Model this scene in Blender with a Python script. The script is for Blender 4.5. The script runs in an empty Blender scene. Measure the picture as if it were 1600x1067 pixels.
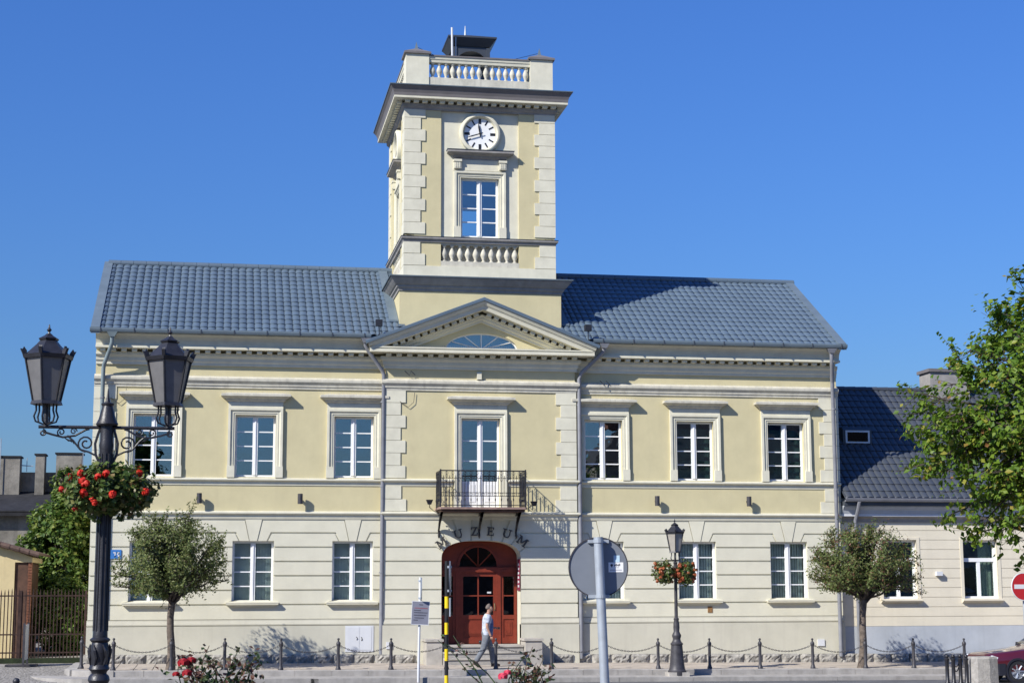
import bpy, math, random
from mathutils import Matrix, Vector
R = math.radians
random.seed(7)
scene = bpy.context.scene
C = scene.collection
PI = math.pi

# ------------------------------------------------------------------ camera
cam_d = bpy.data.cameras.new('camera'); cam = bpy.data.objects.new('camera', cam_d); C.objects.link(cam)
yaw, pitch, roll = R(9.9797), R(8.4503), R(-0.1922)
fw = Vector((math.sin(yaw)*math.cos(pitch), math.cos(yaw)*math.cos(pitch), math.sin(pitch)))
rt = Vector((math.cos(yaw), -math.sin(yaw), 0)); up = rt.cross(fw)
r2 = rt*math.cos(roll)+up*math.sin(roll); u2 = -rt*math.sin(roll)+up*math.cos(roll)
Mx = Matrix((( r2.x, u2.x, -fw.x, -7.801), (r2.y, u2.y, -fw.y, -50.0), (r2.z, u2.z, -fw.z, 2.126), (0, 0, 0, 1)))
cam.matrix_world = Mx
cam_d.sensor_width = 36.0; cam_d.lens = 2590.43/1600*36.0
cam_d.clip_start = 0.1; cam_d.clip_end = 3000
scene.camera = cam

# ------------------------------------------------------------------ sky and sun
SUN = Vector((-1.5, -1.0, 1.36)).normalized()       # towards the sun
elev = math.asin(SUN.z); azim = math.atan2(SUN.x, SUN.y)
world = bpy.data.worlds.new('World'); scene.world = world; world.use_nodes = True
wn = world.node_tree.nodes; wl = world.node_tree.links
for n in list(wn): wn.remove(n)
wo = wn.new('ShaderNodeOutputWorld'); bg = wn.new('ShaderNodeBackground'); sky = wn.new('ShaderNodeTexSky')
sky.sky_type = 'NISHITA'; sky.sun_disc = False; sky.sun_elevation = elev; sky.sun_rotation = azim
sky.altitude = 200; sky.air_density = 2.0; sky.dust_density = 0.0; sky.ozone_density = 8.0
bg.inputs['Strength'].default_value = 0.075
wb = wn.new('ShaderNodeMixRGB'); wb.blend_type = 'MULTIPLY'; wb.inputs['Fac'].default_value = 1.0; wb.inputs['Color2'].default_value = (0.42, 0.69, 1.36, 1)   # camera's cool rendering of a deep blue sky
wl.new(sky.outputs[0], wb.inputs['Color1']); wl.new(wb.outputs[0], bg.inputs[0]); wl.new(bg.outputs[0], wo.inputs[0])
sun_d = bpy.data.lights.new('sun', 'SUN'); sun_d.energy = 5.0; sun_d.angle = R(0.53); sun_d.color = (1.0, 0.965, 0.9)
sun = bpy.data.objects.new('sun', sun_d); C.objects.link(sun)
sun.rotation_euler = (-SUN).to_track_quat('-Z', 'Y').to_euler()
scene.view_settings.view_transform = 'Standard'; scene.view_settings.look = 'None'
scene.view_settings.exposure = 0.4; scene.view_settings.gamma = 1.0
scene.view_settings.use_curve_mapping = False

# ------------------------------------------------------------------ materials
def mat(name, col, rough=0.7, var=0.12, scale=2.0, bump=0.0, bscale=60.0, metal=0.0, spec=0.4, streak=0.0, dirt=None, col2=None, coat=0.0):
    m = bpy.data.materials.new(name); m.use_nodes = True
    N = m.node_tree.nodes; L = m.node_tree.links; b = N['Principled BSDF']
    b.inputs['Roughness'].default_value = rough; b.inputs['Metallic'].default_value = metal
    b.inputs['Specular IOR Level'].default_value = spec
    if coat: b.inputs['Coat Weight'].default_value = coat; b.inputs['Coat Roughness'].default_value = 0.05
    geo = N.new('ShaderNodeNewGeometry')
    nz = N.new('ShaderNodeTexNoise'); nz.inputs['Scale'].default_value = scale; nz.inputs['Detail'].default_value = 6; nz.inputs['Roughness'].default_value = 0.62
    L.new(geo.outputs['Position'], nz.inputs['Vector'])
    rmp = N.new('ShaderNodeValToRGB')
    d = col2 if col2 else tuple(c*(1-var*1.6) for c in col)
    rmp.color_ramp.elements[0].position = 0.32; rmp.color_ramp.elements[0].color = (*d, 1)
    rmp.color_ramp.elements[1].position = 0.66; rmp.color_ramp.elements[1].color = (*[min(1, c*(1+var*0.5)) for c in col], 1)
    L.new(nz.outputs['Fac'], rmp.inputs['Fac'])
    out = rmp.outputs['Color']
    if streak:
        mp = N.new('ShaderNodeMapping'); mp.inputs['Scale'].default_value = (3.2, 3.2, 0.22)
        L.new(geo.outputs['Position'], mp.inputs['Vector'])
        ns = N.new('ShaderNodeTexNoise'); ns.inputs['Scale'].default_value = 2.2; ns.inputs['Detail'].default_value = 5
        L.new(mp.outputs[0], ns.inputs['Vector'])
        r3 = N.new('ShaderNodeValToRGB'); r3.color_ramp.elements[0].position = 0.52; r3.color_ramp.elements[0].color = (0, 0, 0, 1)
        r3.color_ramp.elements[1].position = 0.78; r3.color_ramp.elements[1].color = (streak, streak, streak, 1)
        L.new(ns.outputs['Fac'], r3.inputs['Fac'])
        mx = N.new('ShaderNodeMixRGB'); mx.blend_type = 'MIX'
        dc = dirt if dirt else tuple(c*0.55 for c in col)
        L.new(r3.outputs['Color'], mx.inputs['Fac']); L.new(out, mx.inputs['Color1']); mx.inputs['Color2'].default_value = (*dc, 1)
        out = mx.outputs['Color']
    L.new(out, b.inputs['Base Color'])
    if bump:
        nb = N.new('ShaderNodeTexNoise'); nb.inputs['Scale'].default_value = bscale; nb.inputs['Detail'].default_value = 4
        L.new(geo.outputs['Position'], nb.inputs['Vector'])
        bp = N.new('ShaderNodeBump'); bp.inputs['Strength'].default_value = bump; bp.inputs['Distance'].default_value = 0.02
        L.new(nb.outputs['Fac'], bp.inputs['Height']); L.new(bp.outputs[0], b.inputs['Normal'])
    return m

def leaf_mat(name, stops, trans=0.35, rough=0.5):
    m = bpy.data.materials.new(name); m.use_nodes = True
    N = m.node_tree.nodes; L = m.node_tree.links; b = N['Principled BSDF']
    geo = N.new('ShaderNodeNewGeometry'); rp = N.new('ShaderNodeValToRGB')
    els = rp.color_ramp.elements
    while len(els) < len(stops): els.new(0.5)
    for e, (p, c) in zip(els, stops): e.position = p; e.color = (*c, 1)
    L.new(geo.outputs['Random Per Island'], rp.inputs['Fac'])
    L.new(rp.outputs['Color'], b.inputs['Base Color']); b.inputs['Roughness'].default_value = rough
    b.inputs['Specular IOR Level'].default_value = 0.35
    tr = N.new('ShaderNodeBsdfTranslucent'); mx = N.new('ShaderNodeMixShader'); mx.inputs[0].default_value = trans
    L.new(rp.outputs['Color'], tr.inputs['Color'])
    L.new(b.outputs[0], mx.inputs[1]); L.new(tr.outputs[0], mx.inputs[2]); L.new(mx.outputs[0], N['Material Output'].inputs['Surface'])
    return m

def glass_mat(name, tint=(0.8, 0.88, 0.86), boost=2.2, base=0.08, rough=0.01):
    m = bpy.data.materials.new(name); m.use_nodes = True
    N = m.node_tree.nodes; L = m.node_tree.links; N.remove(N['Principled BSDF'])
    t = N.new('ShaderNodeBsdfTransparent'); t.inputs[0].default_value = (*tint, 1)
    g = N.new('ShaderNodeBsdfGlossy'); g.inputs['Roughness'].default_value = rough; g.inputs[0].default_value = (0.95, 0.97, 1, 1)
    geo = N.new('ShaderNodeNewGeometry'); nz = N.new('ShaderNodeTexNoise'); nz.inputs['Scale'].default_value = 1.7
    L.new(geo.outputs['Position'], nz.inputs['Vector'])
    bp = N.new('ShaderNodeBump'); bp.inputs['Strength'].default_value = 0.04; bp.inputs['Distance'].default_value = 0.05
    L.new(nz.outputs['Fac'], bp.inputs['Height']); L.new(bp.outputs[0], g.inputs['Normal'])
    dt = N.new('ShaderNodeVectorMath'); dt.operation = 'DOT_PRODUCT'; L.new(geo.outputs['Incoming'], dt.inputs[0]); L.new(geo.outputs['Normal'], dt.inputs[1])
    ab = N.new('ShaderNodeMath'); ab.operation = 'ABSOLUTE'; L.new(dt.outputs['Value'], ab.inputs[0])
    om = N.new('ShaderNodeMath'); om.operation = 'SUBTRACT'; om.inputs[0].default_value = 1.0; L.new(ab.outputs[0], om.inputs[1])
    pw = N.new('ShaderNodeMath'); pw.operation = 'POWER'; pw.inputs[1].default_value = 5.0; L.new(om.outputs[0], pw.inputs[0])
    f = N.new('ShaderNodeMath'); f.operation = 'MULTIPLY_ADD'; f.inputs[1].default_value = 0.96; f.inputs[2].default_value = 0.04; L.new(pw.outputs[0], f.inputs[0])
    mu = N.new('ShaderNodeMath'); mu.operation = 'MULTIPLY_ADD'; mu.use_clamp = True
    mu.inputs[1].default_value = boost; mu.inputs[2].default_value = base
    L.new(f.outputs[0], mu.inputs[0])
    mx = N.new('ShaderNodeMixShader'); L.new(mu.outputs[0], mx.inputs[0]); L.new(t.outputs[0], mx.inputs[1]); L.new(g.outputs[0], mx.inputs[2])
    L.new(mx.outputs[0], N['Material Output'].inputs['Surface'])
    return m

def cobble_mat(name, c1, c2, scale):
    m = mat(name, c1, 0.85, 0.2, 1.3)
    N = m.node_tree.nodes; L = m.node_tree.links; b = N['Principled BSDF']
    geo = N.new('ShaderNodeNewGeometry')
    v = N.new('ShaderNodeTexVoronoi'); v.inputs['Scale'].default_value = scale; L.new(geo.outputs['Position'], v.inputs['Vector'])
    v2 = N.new('ShaderNodeTexVoronoi'); v2.feature = 'DISTANCE_TO_EDGE'; v2.inputs['Scale'].default_value = scale; L.new(geo.outputs['Position'], v2.inputs['Vector'])
    rp = N.new('ShaderNodeValToRGB'); rp.color_ramp.elements[0].position = 0.0; rp.color_ramp.elements[0].color = (*c2, 1)
    rp.color_ramp.elements[1].position = 0.12; rp.color_ramp.elements[1].color = (*c1, 1)
    L.new(v2.outputs['Distance'], rp.inputs['Fac'])
    hs = N.new('ShaderNodeMixRGB'); hs.blend_type = 'MULTIPLY'; hs.inputs['Fac'].default_value = 0.35
    L.new(rp.outputs['Color'], hs.inputs['Color1']); L.new(v.outputs['Color'], hs.inputs['Color2'])
    bw = N.new('ShaderNodeRGBToBW'); L.new(v.outputs['Color'], bw.inputs[0]); L.new(bw.outputs[0], hs.inputs['Color2'])
    L.new(hs.outputs['Color'], b.inputs['Base Color'])
    bp = N.new('ShaderNodeBump'); bp.inputs['Strength'].default_value = 0.9; bp.inputs['Distance'].default_value = 0.04
    L.new(v2.outputs['Distance'], bp.inputs['Height']); L.new(bp.outputs[0], b.inputs['Normal'])
    return m

MT = {}
MT['yellow'] = mat('yellow_stucco', (0.57, 0.505, 0.3), 0.9, 0.05, 1.6, 0.25, 90, streak=0.16, dirt=(0.43, 0.37, 0.24))
MT['cream'] = mat('cream_stucco', (0.65, 0.62, 0.485), 0.9, 0.05, 1.4, 0.2, 90, streak=0.14, dirt=(0.5, 0.46, 0.37))
MT['trim'] = mat('cream_trim', (0.65, 0.62, 0.485), 0.85, 0.07, 2.5, 0.1, 80, streak=0.2, dirt=(0.44, 0.41, 0.34))
MT['trim_old'] = mat('weathered_trim', (0.57, 0.54, 0.44), 0.9, 0.12, 4, 0.2, 60, streak=0.6, dirt=(0.3, 0.28, 0.24))
MT['plinth'] = mat('plinth_stucco', (0.55, 0.525, 0.42), 0.92, 0.06, 1.2, 0.3, 80, streak=0.28, dirt=(0.4, 0.37, 0.31))
MT['granite'] = mat('rough_granite', (0.34, 0.32, 0.28), 0.95, 0.35, 6, 0.8, 25)
MT['kerb'] = mat('kerb_granite', (0.36, 0.34, 0.31), 0.9, 0.16, 3, 0.35, 60, streak=0.35, dirt=(0.2, 0.18, 0.16))
MT['stone'] = mat('step_stone', (0.43, 0.4, 0.35), 0.85, 0.14, 3, 0.25, 60, streak=0.3, dirt=(0.24, 0.22, 0.2))
MT['slab'] = mat('paving_slab', (0.42, 0.365, 0.3), 0.92, 0.14, 1.5, 0.3, 60)
MT['asphalt'] = mat('asphalt', (0.115, 0.115, 0.12), 0.9, 0.2, 1.2, 0.5, 90)
MT['ground'] = cobble_mat('square_cobbles', (0.22, 0.2, 0.18), (0.08, 0.075, 0.065), 7)
MT['lane'] = cobble_mat('lane_cobbles', (0.33, 0.31, 0.28), (0.13, 0.12, 0.1), 9)
MT['white'] = mat('white_paint', (0.8, 0.8, 0.78), 0.45, 0.03, 4)
MT['board'] = mat('white_board', (0.62, 0.63, 0.64), 0.5, 0.04, 3)
MT['roof'] = mat('blue_grey_roof_metal', (0.1, 0.138, 0.175), 0.42, 0.08, 1.0, 0.0, spec=0.6)
MT['roof_dark'] = mat('dark_roof_metal', (0.055, 0.063, 0.075), 0.42, 0.1, 1.0, spec=0.5)
MT['flash'] = mat('flashing_metal', (0.13, 0.17, 0.2), 0.45, 0.1, 2.0, spec=0.5)
MT['cove'] = mat('grey_painted_cove', (0.17, 0.155, 0.15), 0.6, 0.1, 2.0)
MT['pipe'] = mat('zinc_pipe', (0.22, 0.225, 0.245), 0.5, 0.12, 3, spec=0.5)
MT['pipe_green'] = mat('aged_zinc_pipe', (0.19, 0.24, 0.25), 0.5, 0.12, 3, spec=0.5)
MT['iron'] = mat('dark_cast_iron', (0.022, 0.022, 0.027), 0.42, 0.25, 8, 0.15, 50, spec=0.5)
MT['iron2'] = mat('grey_black_iron', (0.05, 0.047, 0.052), 0.5, 0.25, 8, 0.1, 50, spec=0.5)
MT['rust'] = mat('rust_brown_iron', (0.055, 0.032, 0.026), 0.75, 0.35, 7, spec=0.2)
MT['door'] = mat('red_brown_door', (0.2, 0.033, 0.015), 0.5, 0.14, 5, spec=0.35)
MT['glass'] = glass_mat('window_glass', boost=1.5, base=0.16)
MT['glass_ground'] = glass_mat('ground_floor_glass', (0.95, 0.97, 0.97), boost=1.0, base=0.03)
MT['glass_dark'] = glass_mat('door_glass', (0.25, 0.25, 0.25), 1.2, 0.02)
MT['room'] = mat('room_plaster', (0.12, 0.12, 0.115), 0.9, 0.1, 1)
MT['blind'] = mat('green_blind', (0.4, 0.5, 0.48), 0.8, 0.1, 2)
MT['blind_dim'] = mat('green_roller_blind', (0.07, 0.125, 0.125), 0.8, 0.15, 3)
MT['curtain'] = mat('pale_curtain', (0.5, 0.52, 0.42), 0.9, 0.1, 3)
MT['grey_pl'] = mat('grey_render', (0.3, 0.285, 0.265), 0.9, 0.14, 3, 0.2, 60, streak=0.4, dirt=(0.18, 0.17, 0.16))
MT['old_pl'] = mat('old_grey_render', (0.26, 0.24, 0.205), 0.95, 0.3, 1.8, 0.5, 30, streak=0.7, dirt=(0.13, 0.12, 0.1))
MT['old_roof'] = mat('tar_roof', (0.022, 0.022, 0.025), 0.85, 0.35, 2.5, 0.4, 20)
MT['ncream'] = mat('pale_yellow_stucco', (0.68, 0.62, 0.485), 0.9, 0.04, 1.4, 0.15, 90, streak=0.1)
MT['nblue'] = mat('blue_grey_plinth_paint', (0.42, 0.445, 0.47), 0.85, 0.07, 1.5, 0.15, 80, streak=0.2)
MT['gyellow'] = mat('gatehouse_stucco', (0.6, 0.49, 0.27), 0.9, 0.08, 2, 0.2, 80, streak=0.2)
MT['brick'] = mat('red_brick', (0.2, 0.08, 0.045), 0.9, 0.25, 6, 0.4, 40)
MT['brown'] = mat('brown_wood', (0.1, 0.05, 0.03), 0.7, 0.25, 5)
MT['tile'] = mat('brown_roof_tile', (0.12, 0.075, 0.06), 0.8, 0.25, 5)
MT['bark'] = mat('bark', (0.15, 0.12, 0.095), 0.95, 0.35, 9, 0.9, 30)
MT['twig'] = mat('twig_bark', (0.07, 0.055, 0.045), 0.9, 0.3, 9)
MT['leaf_globe'] = leaf_mat('globe_tree_leaf', [(0, (0.065, 0.09, 0.022)), (0.45, (0.13, 0.17, 0.045)), (0.85, (0.21, 0.24, 0.08)), (1, (0.25, 0.22, 0.1))], 0.35)
MT['leaf_globe2'] = leaf_mat('globe_tree_leaf_turning', [(0, (0.065, 0.09, 0.022)), (0.5, (0.13, 0.17, 0.045)), (0.8, (0.19, 0.215, 0.07)), (0.88, (0.2, 0.11, 0.055)), (1, (0.16, 0.07, 0.045))], 0.32)
MT['leaf_linden'] = leaf_mat('linden_leaf', [(0, (0.06, 0.125, 0.01)), (0.5, (0.12, 0.21, 0.018)), (0.88, (0.2, 0.28, 0.03)), (0.975, (0.3, 0.28, 0.04)), (1, (0.25, 0.12, 0.04))], 0.4)
MT['leaf_bush'] = leaf_mat('bush_leaf', [(0, (0.035, 0.08, 0.014)), (0.5, (0.085, 0.15, 0.026)), (0.85, (0.16, 0.22, 0.04)), (1, (0.25, 0.27, 0.06))], 0.35)
MT['leaf_rose'] = leaf_mat('rose_leaf', [(0, (0.03, 0.055, 0.02)), (0.45, (0.06, 0.1, 0.03)), (0.6, (0.12, 0.06, 0.035)), (0.85, (0.14, 0.055, 0.04)), (1, (0.14, 0.13, 0.07))], 0.3)
MT['leaf_ger'] = leaf_mat('geranium_leaf', [(0, (0.04, 0.08, 0.016)), (0.5, (0.09, 0.14, 0.03)), (0.8, (0.17, 0.19, 0.05)), (0.92, (0.22, 0.18, 0.07)), (1, (0.2, 0.1, 0.05))], 0.3)
MT['petal'] = leaf_mat('red_petal', [(0, (0.5, 0.02, 0.012)), (0.6, (0.68, 0.035, 0.02)), (1, (0.75, 0.09, 0.05))], 0.25)
MT['petal_pink'] = leaf_mat('pink_red_petal', [(0, (0.6, 0.03, 0.07)), (0.6, (0.75, 0.08, 0.14)), (1, (0.8, 0.2, 0.25))], 0.25)
MT['petal_dark'] = leaf_mat('crimson_petal', [(0, (0.25, 0.008, 0.015)), (1, (0.45, 0.02, 0.03))], 0.2)
MT['petal_or'] = leaf_mat('orange_red_petal', [(0, (0.36, 0.07, 0.035)), (1, (0.48, 0.2, 0.07))], 0.2)
MT['lamp_glass'] = mat('frosted_lamp_glass', (0.145, 0.142, 0.142), 0.35, 0.1, 6, spec=0.5)
MT['lamp_glass2'] = mat('dusty_lamp_glass', (0.36, 0.33, 0.28), 0.4, 0.1, 6, spec=0.5)
MT['sign_back'] = mat('galvanised_sign_back', (0.21, 0.23, 0.26), 0.45, 0.08, 2, metal=0.2)
MT['galv'] = mat('galvanised_steel', (0.42, 0.46, 0.5), 0.45, 0.1, 5, metal=0.3)
MT['signgrey'] = mat('grey_notice_plate', (0.2, 0.205, 0.25), 0.5, 0.08, 3)
MT['ink'] = mat('dark_ink', (0.03, 0.03, 0.045), 0.6, 0.05, 3)
MT['ink_red'] = mat('red_ink', (0.3, 0.06, 0.07), 0.6, 0.05, 3)
MT['yellowp'] = mat('yellow_post_paint', (0.8, 0.55, 0.01), 0.5, 0.06, 8)
MT['black'] = mat('black_paint', (0.015, 0.015, 0.017), 0.45, 0.1, 8)
MT['redp'] = mat('red_sign_paint', (0.55, 0.025, 0.03), 0.4, 0.05, 5)
MT['concrete'] = mat('pebble_concrete', (0.36, 0.34, 0.31), 0.95, 0.16, 14, 0.6, 60)
MT['carpaint'] = mat('dark_red_car_paint', (0.075, 0.006, 0.01), 0.3, 0.04, 2, spec=0.6, coat=1.0)
MT['rubber'] = mat('rubber', (0.022, 0.022, 0.024), 0.75, 0.15, 9)
MT['bumper'] = mat('dark_bumper_plastic', (0.02, 0.02, 0.028), 0.5, 0.1, 5)
MT['chrome'] = mat('wheel_alloy', (0.5, 0.52, 0.55), 0.3, 0.05, 5, metal=0.7)
MT['lens'] = mat('headlight_lens', (0.75, 0.77, 0.8), 0.1, 0.05, 12, spec=0.8)
MT['skin'] = mat('skin', (0.42, 0.24, 0.17), 0.6, 0.08, 12)
MT['shirt'] = mat('pale_blue_shirt', (0.52, 0.56, 0.64), 0.85, 0.3, 14)
MT['shirt_blue'] = mat('blue_shirt_panel', (0.12, 0.17, 0.34), 0.85, 0.3, 12)
MT['jeans'] = mat('grey_blue_jeans', (0.16, 0.175, 0.195), 0.9, 0.22, 7)
MT['shoe'] = mat('dark_shoe_leather', (0.03, 0.022, 0.02), 0.5, 0.1, 9)
MT['hair'] = mat('grey_hair', (0.16, 0.13, 0.11), 0.8, 0.25, 40)
MT['blue_plate'] = mat('blue_enamel', (0.05, 0.19, 0.5), 0.3, 0.1, 6)
MT['letter'] = mat('dark_bronze_letters', (0.06, 0.056, 0.05), 0.55, 0.15, 9)
MT['banner'] = mat('maroon_banner', (0.2, 0.02, 0.05), 0.8, 0.1, 9)
MT['vent'] = mat('rusty_vent', (0.3, 0.16, 0.06), 0.8, 0.3, 30)
MT['grass'] = mat('shade_toned_grass', (0.022, 0.034, 0.012), 0.95, 0.3, 6, 0.6, 40)  # verge shade by the fence is put into this lowered grass colour
MT['soil'] = mat('soil', (0.07, 0.055, 0.04), 0.95, 0.3, 6, 0.6, 30)

# ------------------------------------------------------------------ mesh helpers
class MB:
    def __init__(s, T=None): s.v = []; s.f = []; s.m = []; s.T = T; s.mi = 0
    def add(s, vs, fs):
        b = len(s.v)
        if s.T: vs = [tuple(s.T @ Vector(p)) for p in vs]
        s.v += [tuple(p) for p in vs]; s.f += [tuple(b+i for i in f) for f in fs]; s.m += [s.mi]*len(fs); return s
    def box(s, x0, x1, y0, y1, z0, z1):
        return s.add([(x0,y0,z0),(x1,y0,z0),(x1,y1,z0),(x0,y1,z0),(x0,y0,z1),(x1,y0,z1),(x1,y1,z1),(x0,y1,z1)],
              [(0,3,2,1),(4,5,6,7),(0,1,5,4),(1,2,6,5),(2,3,7,6),(3,0,4,7)])
    def frus(s, cx, cy, z0, z1, a0, b0, a1, b1):   # tapered box, half sizes
        return s.add([(cx-a0,cy-b0,z0),(cx+a0,cy-b0,z0),(cx+a0,cy+b0,z0),(cx-a0,cy+b0,z0),(cx-a1,cy-b1,z1),(cx+a1,cy-b1,z1),(cx+a1,cy+b1,z1),(cx-a1,cy+b1,z1)],
              [(0,3,2,1),(4,5,6,7),(0,1,5,4),(1,2,6,5),(2,3,7,6),(3,0,4,7)])
    def poly_xz(s, pts, y0, y1):       # pts in xz counter-clockwise seen from -Y; front y0
        n = len(pts); vs = [(x,y0,z) for x,z in pts]+[(x,y1,z) for x,z in pts]
        fs = [tuple(range(n)), tuple(range(2*n-1,n-1,-1))]+[((i+1)%n, i, n+i, n+(i+1)%n) for i in range(n)]
        return s.add(vs, fs)
    def poly_xy(s, pts, z0, z1):
        n = len(pts); vs = [(x,y,z0) for x,y in pts]+[(x,y,z1) for x,y in pts]
        fs = [tuple(range(n-1,-1,-1)), tuple(range(n,2*n))]+[(i,(i+1)%n, n+(i+1)%n, n+i) for i in range(n)]
        return s.add(vs, fs)
    def poly_yz(s, pts, x0, x1):
        n = len(pts); vs = [(x0,y,z) for y,z in pts]+[(x1,y,z) for y,z in pts]
        fs = [tuple(range(n-1,-1,-1)), tuple(range(n,2*n))]+[(i,(i+1)%n, n+(i+1)%n, n+i) for i in range(n)]
        return s.add(vs, fs)
    def lathe(s, prof, c=(0,0,0), n=16, ax='z', ph=0.0, ring=False):
        vs = []; fs = []; k = len(prof)
        for i in range(n):
            a = ph+2*PI*i/n
            for r, z in prof:
                if ax == 'z': vs.append((c[0]+r*math.cos(a), c[1]+r*math.sin(a), c[2]+z))
                elif ax == 'y': vs.append((c[0]+r*math.cos(a), c[1]+z, c[2]+r*math.sin(a)))
                else: vs.append((c[0]+z, c[1]+r*math.cos(a), c[2]+r*math.sin(a)))
        for i in range(n):
            j = (i+1)%n
            for q in range(k if ring else k-1):
                r = (q+1) % k
                if prof[q][0] < 1e-6 and prof[r][0] < 1e-6: continue
                if prof[q][0] < 1e-6: fs.append((q, j*k+r, i*k+r))
                elif prof[r][0] < 1e-6: fs.append((i*k+q, j*k+q, r))
                else: fs.append((i*k+q, j*k+q, j*k+r, i*k+r))
        if not ring:
            if prof[0][0] > 1e-6: fs.append(tuple(i*k for i in range(n-1,-1,-1)))
            if prof[-1][0] > 1e-6: fs.append(tuple(i*k+k-1 for i in range(n)))
        return s.add(vs, fs)
    def tube(s, pts, r, n=6, cap=True):
        pts = [Vector(p) for p in pts]; k = len(pts); rs = r if isinstance(r, (list, tuple)) else [r]*k
        vs = []; fs = []; ref = None
        for i, p in enumerate(pts):
            t = (pts[min(i+1,k-1)]-pts[max(i-1,0)])
            t = t.normalized() if t.length > 1e-9 else Vector((0,0,1))
            if ref is None: ref = Vector((0,0,1)) if abs(t.z) < 0.9 else Vector((1,0,0))
            a = t.cross(ref); a = a.normalized() if a.length > 1e-6 else t.orthogonal().normalized()
            b = t.cross(a).normalized(); ref = -b if False else a.cross(t)
            for j in range(n):
                q = 2*PI*j/n; vs.append(tuple(p+(a*math.cos(q)+b*math.sin(q))*rs[i]))
        for i in range(k-1):
            for j in range(n): fs.append((i*n+j, i*n+(j+1)%n, (i+1)*n+(j+1)%n, (i+1)*n+j))
        if cap: fs.append(tuple(range(n-1,-1,-1))); fs.append(tuple((k-1)*n+j for j in range(n)))
        return s.add(vs, fs)
    def sweep_xy(s, prof, path, closed=False):      # prof (e outward = right of travel, z)
        return s._sweep(prof, path, closed, 1, lambda px, pz, e, z: (px, pz, z))
    def sweep_xz(s, prof, path, y0, closed=False):  # prof (d towards viewer, h = left of travel)
        P = [Vector((a, b)) for a, b in path]; n = len(P); k = len(prof); vs = []; fs = []
        for i in range(n):
            ds = []
            if i > 0 or closed: ds.append((P[i]-P[i-1]).normalized())
            if i < n-1 or closed: ds.append((P[(i+1)%n]-P[i]).normalized())
            ns = [Vector((-d.y, d.x)) for d in ds]
            mm = ns[0] if len(ns) == 1 else (ns[0]+ns[1])/(1+ns[0].dot(ns[1]))
            for d, h in prof: q = P[i]+mm*h; vs.append((q.x, y0-d, q.y))
        return s._skin(vs, n, k, closed)
    def _sweep(s, prof, path, closed, sg, fn):
        P = [Vector((a, b)) for a, b in path]; n = len(P); k = len(prof); vs = []
        for i in range(n):
            ds = []
            if i > 0 or closed: ds.append((P[i]-P[i-1]).normalized())
            if i < n-1 or closed: ds.append((P[(i+1)%n]-P[i]).normalized())
            ns = [Vector((d.y, -d.x)) for d in ds]
            mm = ns[0] if len(ns) == 1 else (ns[0]+ns[1])/(1+ns[0].dot(ns[1]))
            for e, z in prof: q = P[i]+mm*e; vs.append((q.x, q.y, z))
        return s._skin(vs, n, k, closed)
    def _skin(s, vs, n, k, closed):
        fs = []
        for i in range(n if closed else n-1):
            j = (i+1)%n
            for q in range(k): r = (q+1)%k; fs.append((i*k+q, j*k+q, j*k+r, i*k+r))
        if not closed: fs.append(tuple(range(k))); fs.append(tuple((n-1)*k+q for q in range(k-1,-1,-1)))
        return s.add(vs, fs)
    def wall(s, x0, x1, z0, z1, y, holes, depth):   # vertical sheet with rectangular openings and their reveals
        xs = sorted({x0, x1, *[h[0] for h in holes], *[h[1] for h in holes]}); zs = sorted({z0, z1, *[h[2] for h in holes], *[h[3] for h in holes]})
        xs = [x for x in xs if x0 <= x <= x1]; zs = [z for z in zs if z0 <= z <= z1]
        for a, b in zip(xs, xs[1:]):
            for c, d in zip(zs, zs[1:]):
                mx, mz = (a+b)/2, (c+d)/2
                if any(h[0] < mx < h[1] and h[2] < mz < h[3] for h in holes): continue
                s.add([(a,y,c),(b,y,c),(b,y,d),(a,y,d)], [(0,1,2,3)])
        for a, b, c, d in holes:
            Y = y+depth
            s.add([(a,y,c),(b,y,c),(b,y,d),(a,y,d),(a,Y,c),(b,Y,c),(b,Y,d),(a,Y,d)], [(0,4,7,3),(1,2,6,5),(3,7,6,2),(0,1,5,4)])
        return s
    def mesh(s, name, mats, smooth=False):
        me = bpy.data.meshes.new(name); me.from_pydata(s.v, [], s.f)
        for m in (mats if isinstance(mats, (list, tuple)) else [mats]): me.materials.append(m)
        if any(s.m): me.polygons.foreach_set('material_index', s.m)
        me.update()
        if smooth:
            me.polygons.foreach_set('use_smooth', [True]*len(me.polygons))
            if smooth != 'all':
                try: me.set_sharp_from_angle(angle=R(38))
                except Exception: pass
        return me
    def build(s, name, mats, parent=None, smooth=False, loc=None, kind=None, fix=True):
        me = s.mesh(name, mats, smooth)
        if fix:
            import bmesh
            bm = bmesh.new(); bm.from_mesh(me); bmesh.ops.recalc_face_normals(bm, faces=bm.faces); bm.to_mesh(me); bm.free()
        return link(name, me, parent, loc, kind)

def wm(o):
    b = Matrix.LocRotScale(o.location, o.rotation_euler, o.scale)
    return wm(o.parent) @ o.matrix_parent_inverse @ b if o.parent else b
def link(name, me, parent=None, loc=None, kind=None, rot=None):
    o = bpy.data.objects.new(name, me); C.objects.link(o)
    if loc: o.location = loc
    if rot: o.rotation_euler = rot
    if parent:
        o.parent = parent; o.matrix_parent_inverse = wm(parent).inverted()
    if kind: o['kind'] = kind
    return o
def thing(name, label, cat, loc=(0,0,0), rz=0, group=None):
    o = bpy.data.objects.new(name, None); C.objects.link(o); o.empty_display_size = 0.2
    o.location = loc; o.rotation_euler = (0,0,rz); o['label'] = label; o['category'] = cat
    if group: o['group'] = group
    return o
def tag(o, label, cat, group=None):
    o['label'] = label; o['category'] = cat
    if group: o['group'] = group
    return o
def dup(o, parent=None):
    c = o.copy(); C.objects.link(c)
    if parent: c.parent = parent
    for ch in list(o.children): dup(ch, c)
    return c
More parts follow.
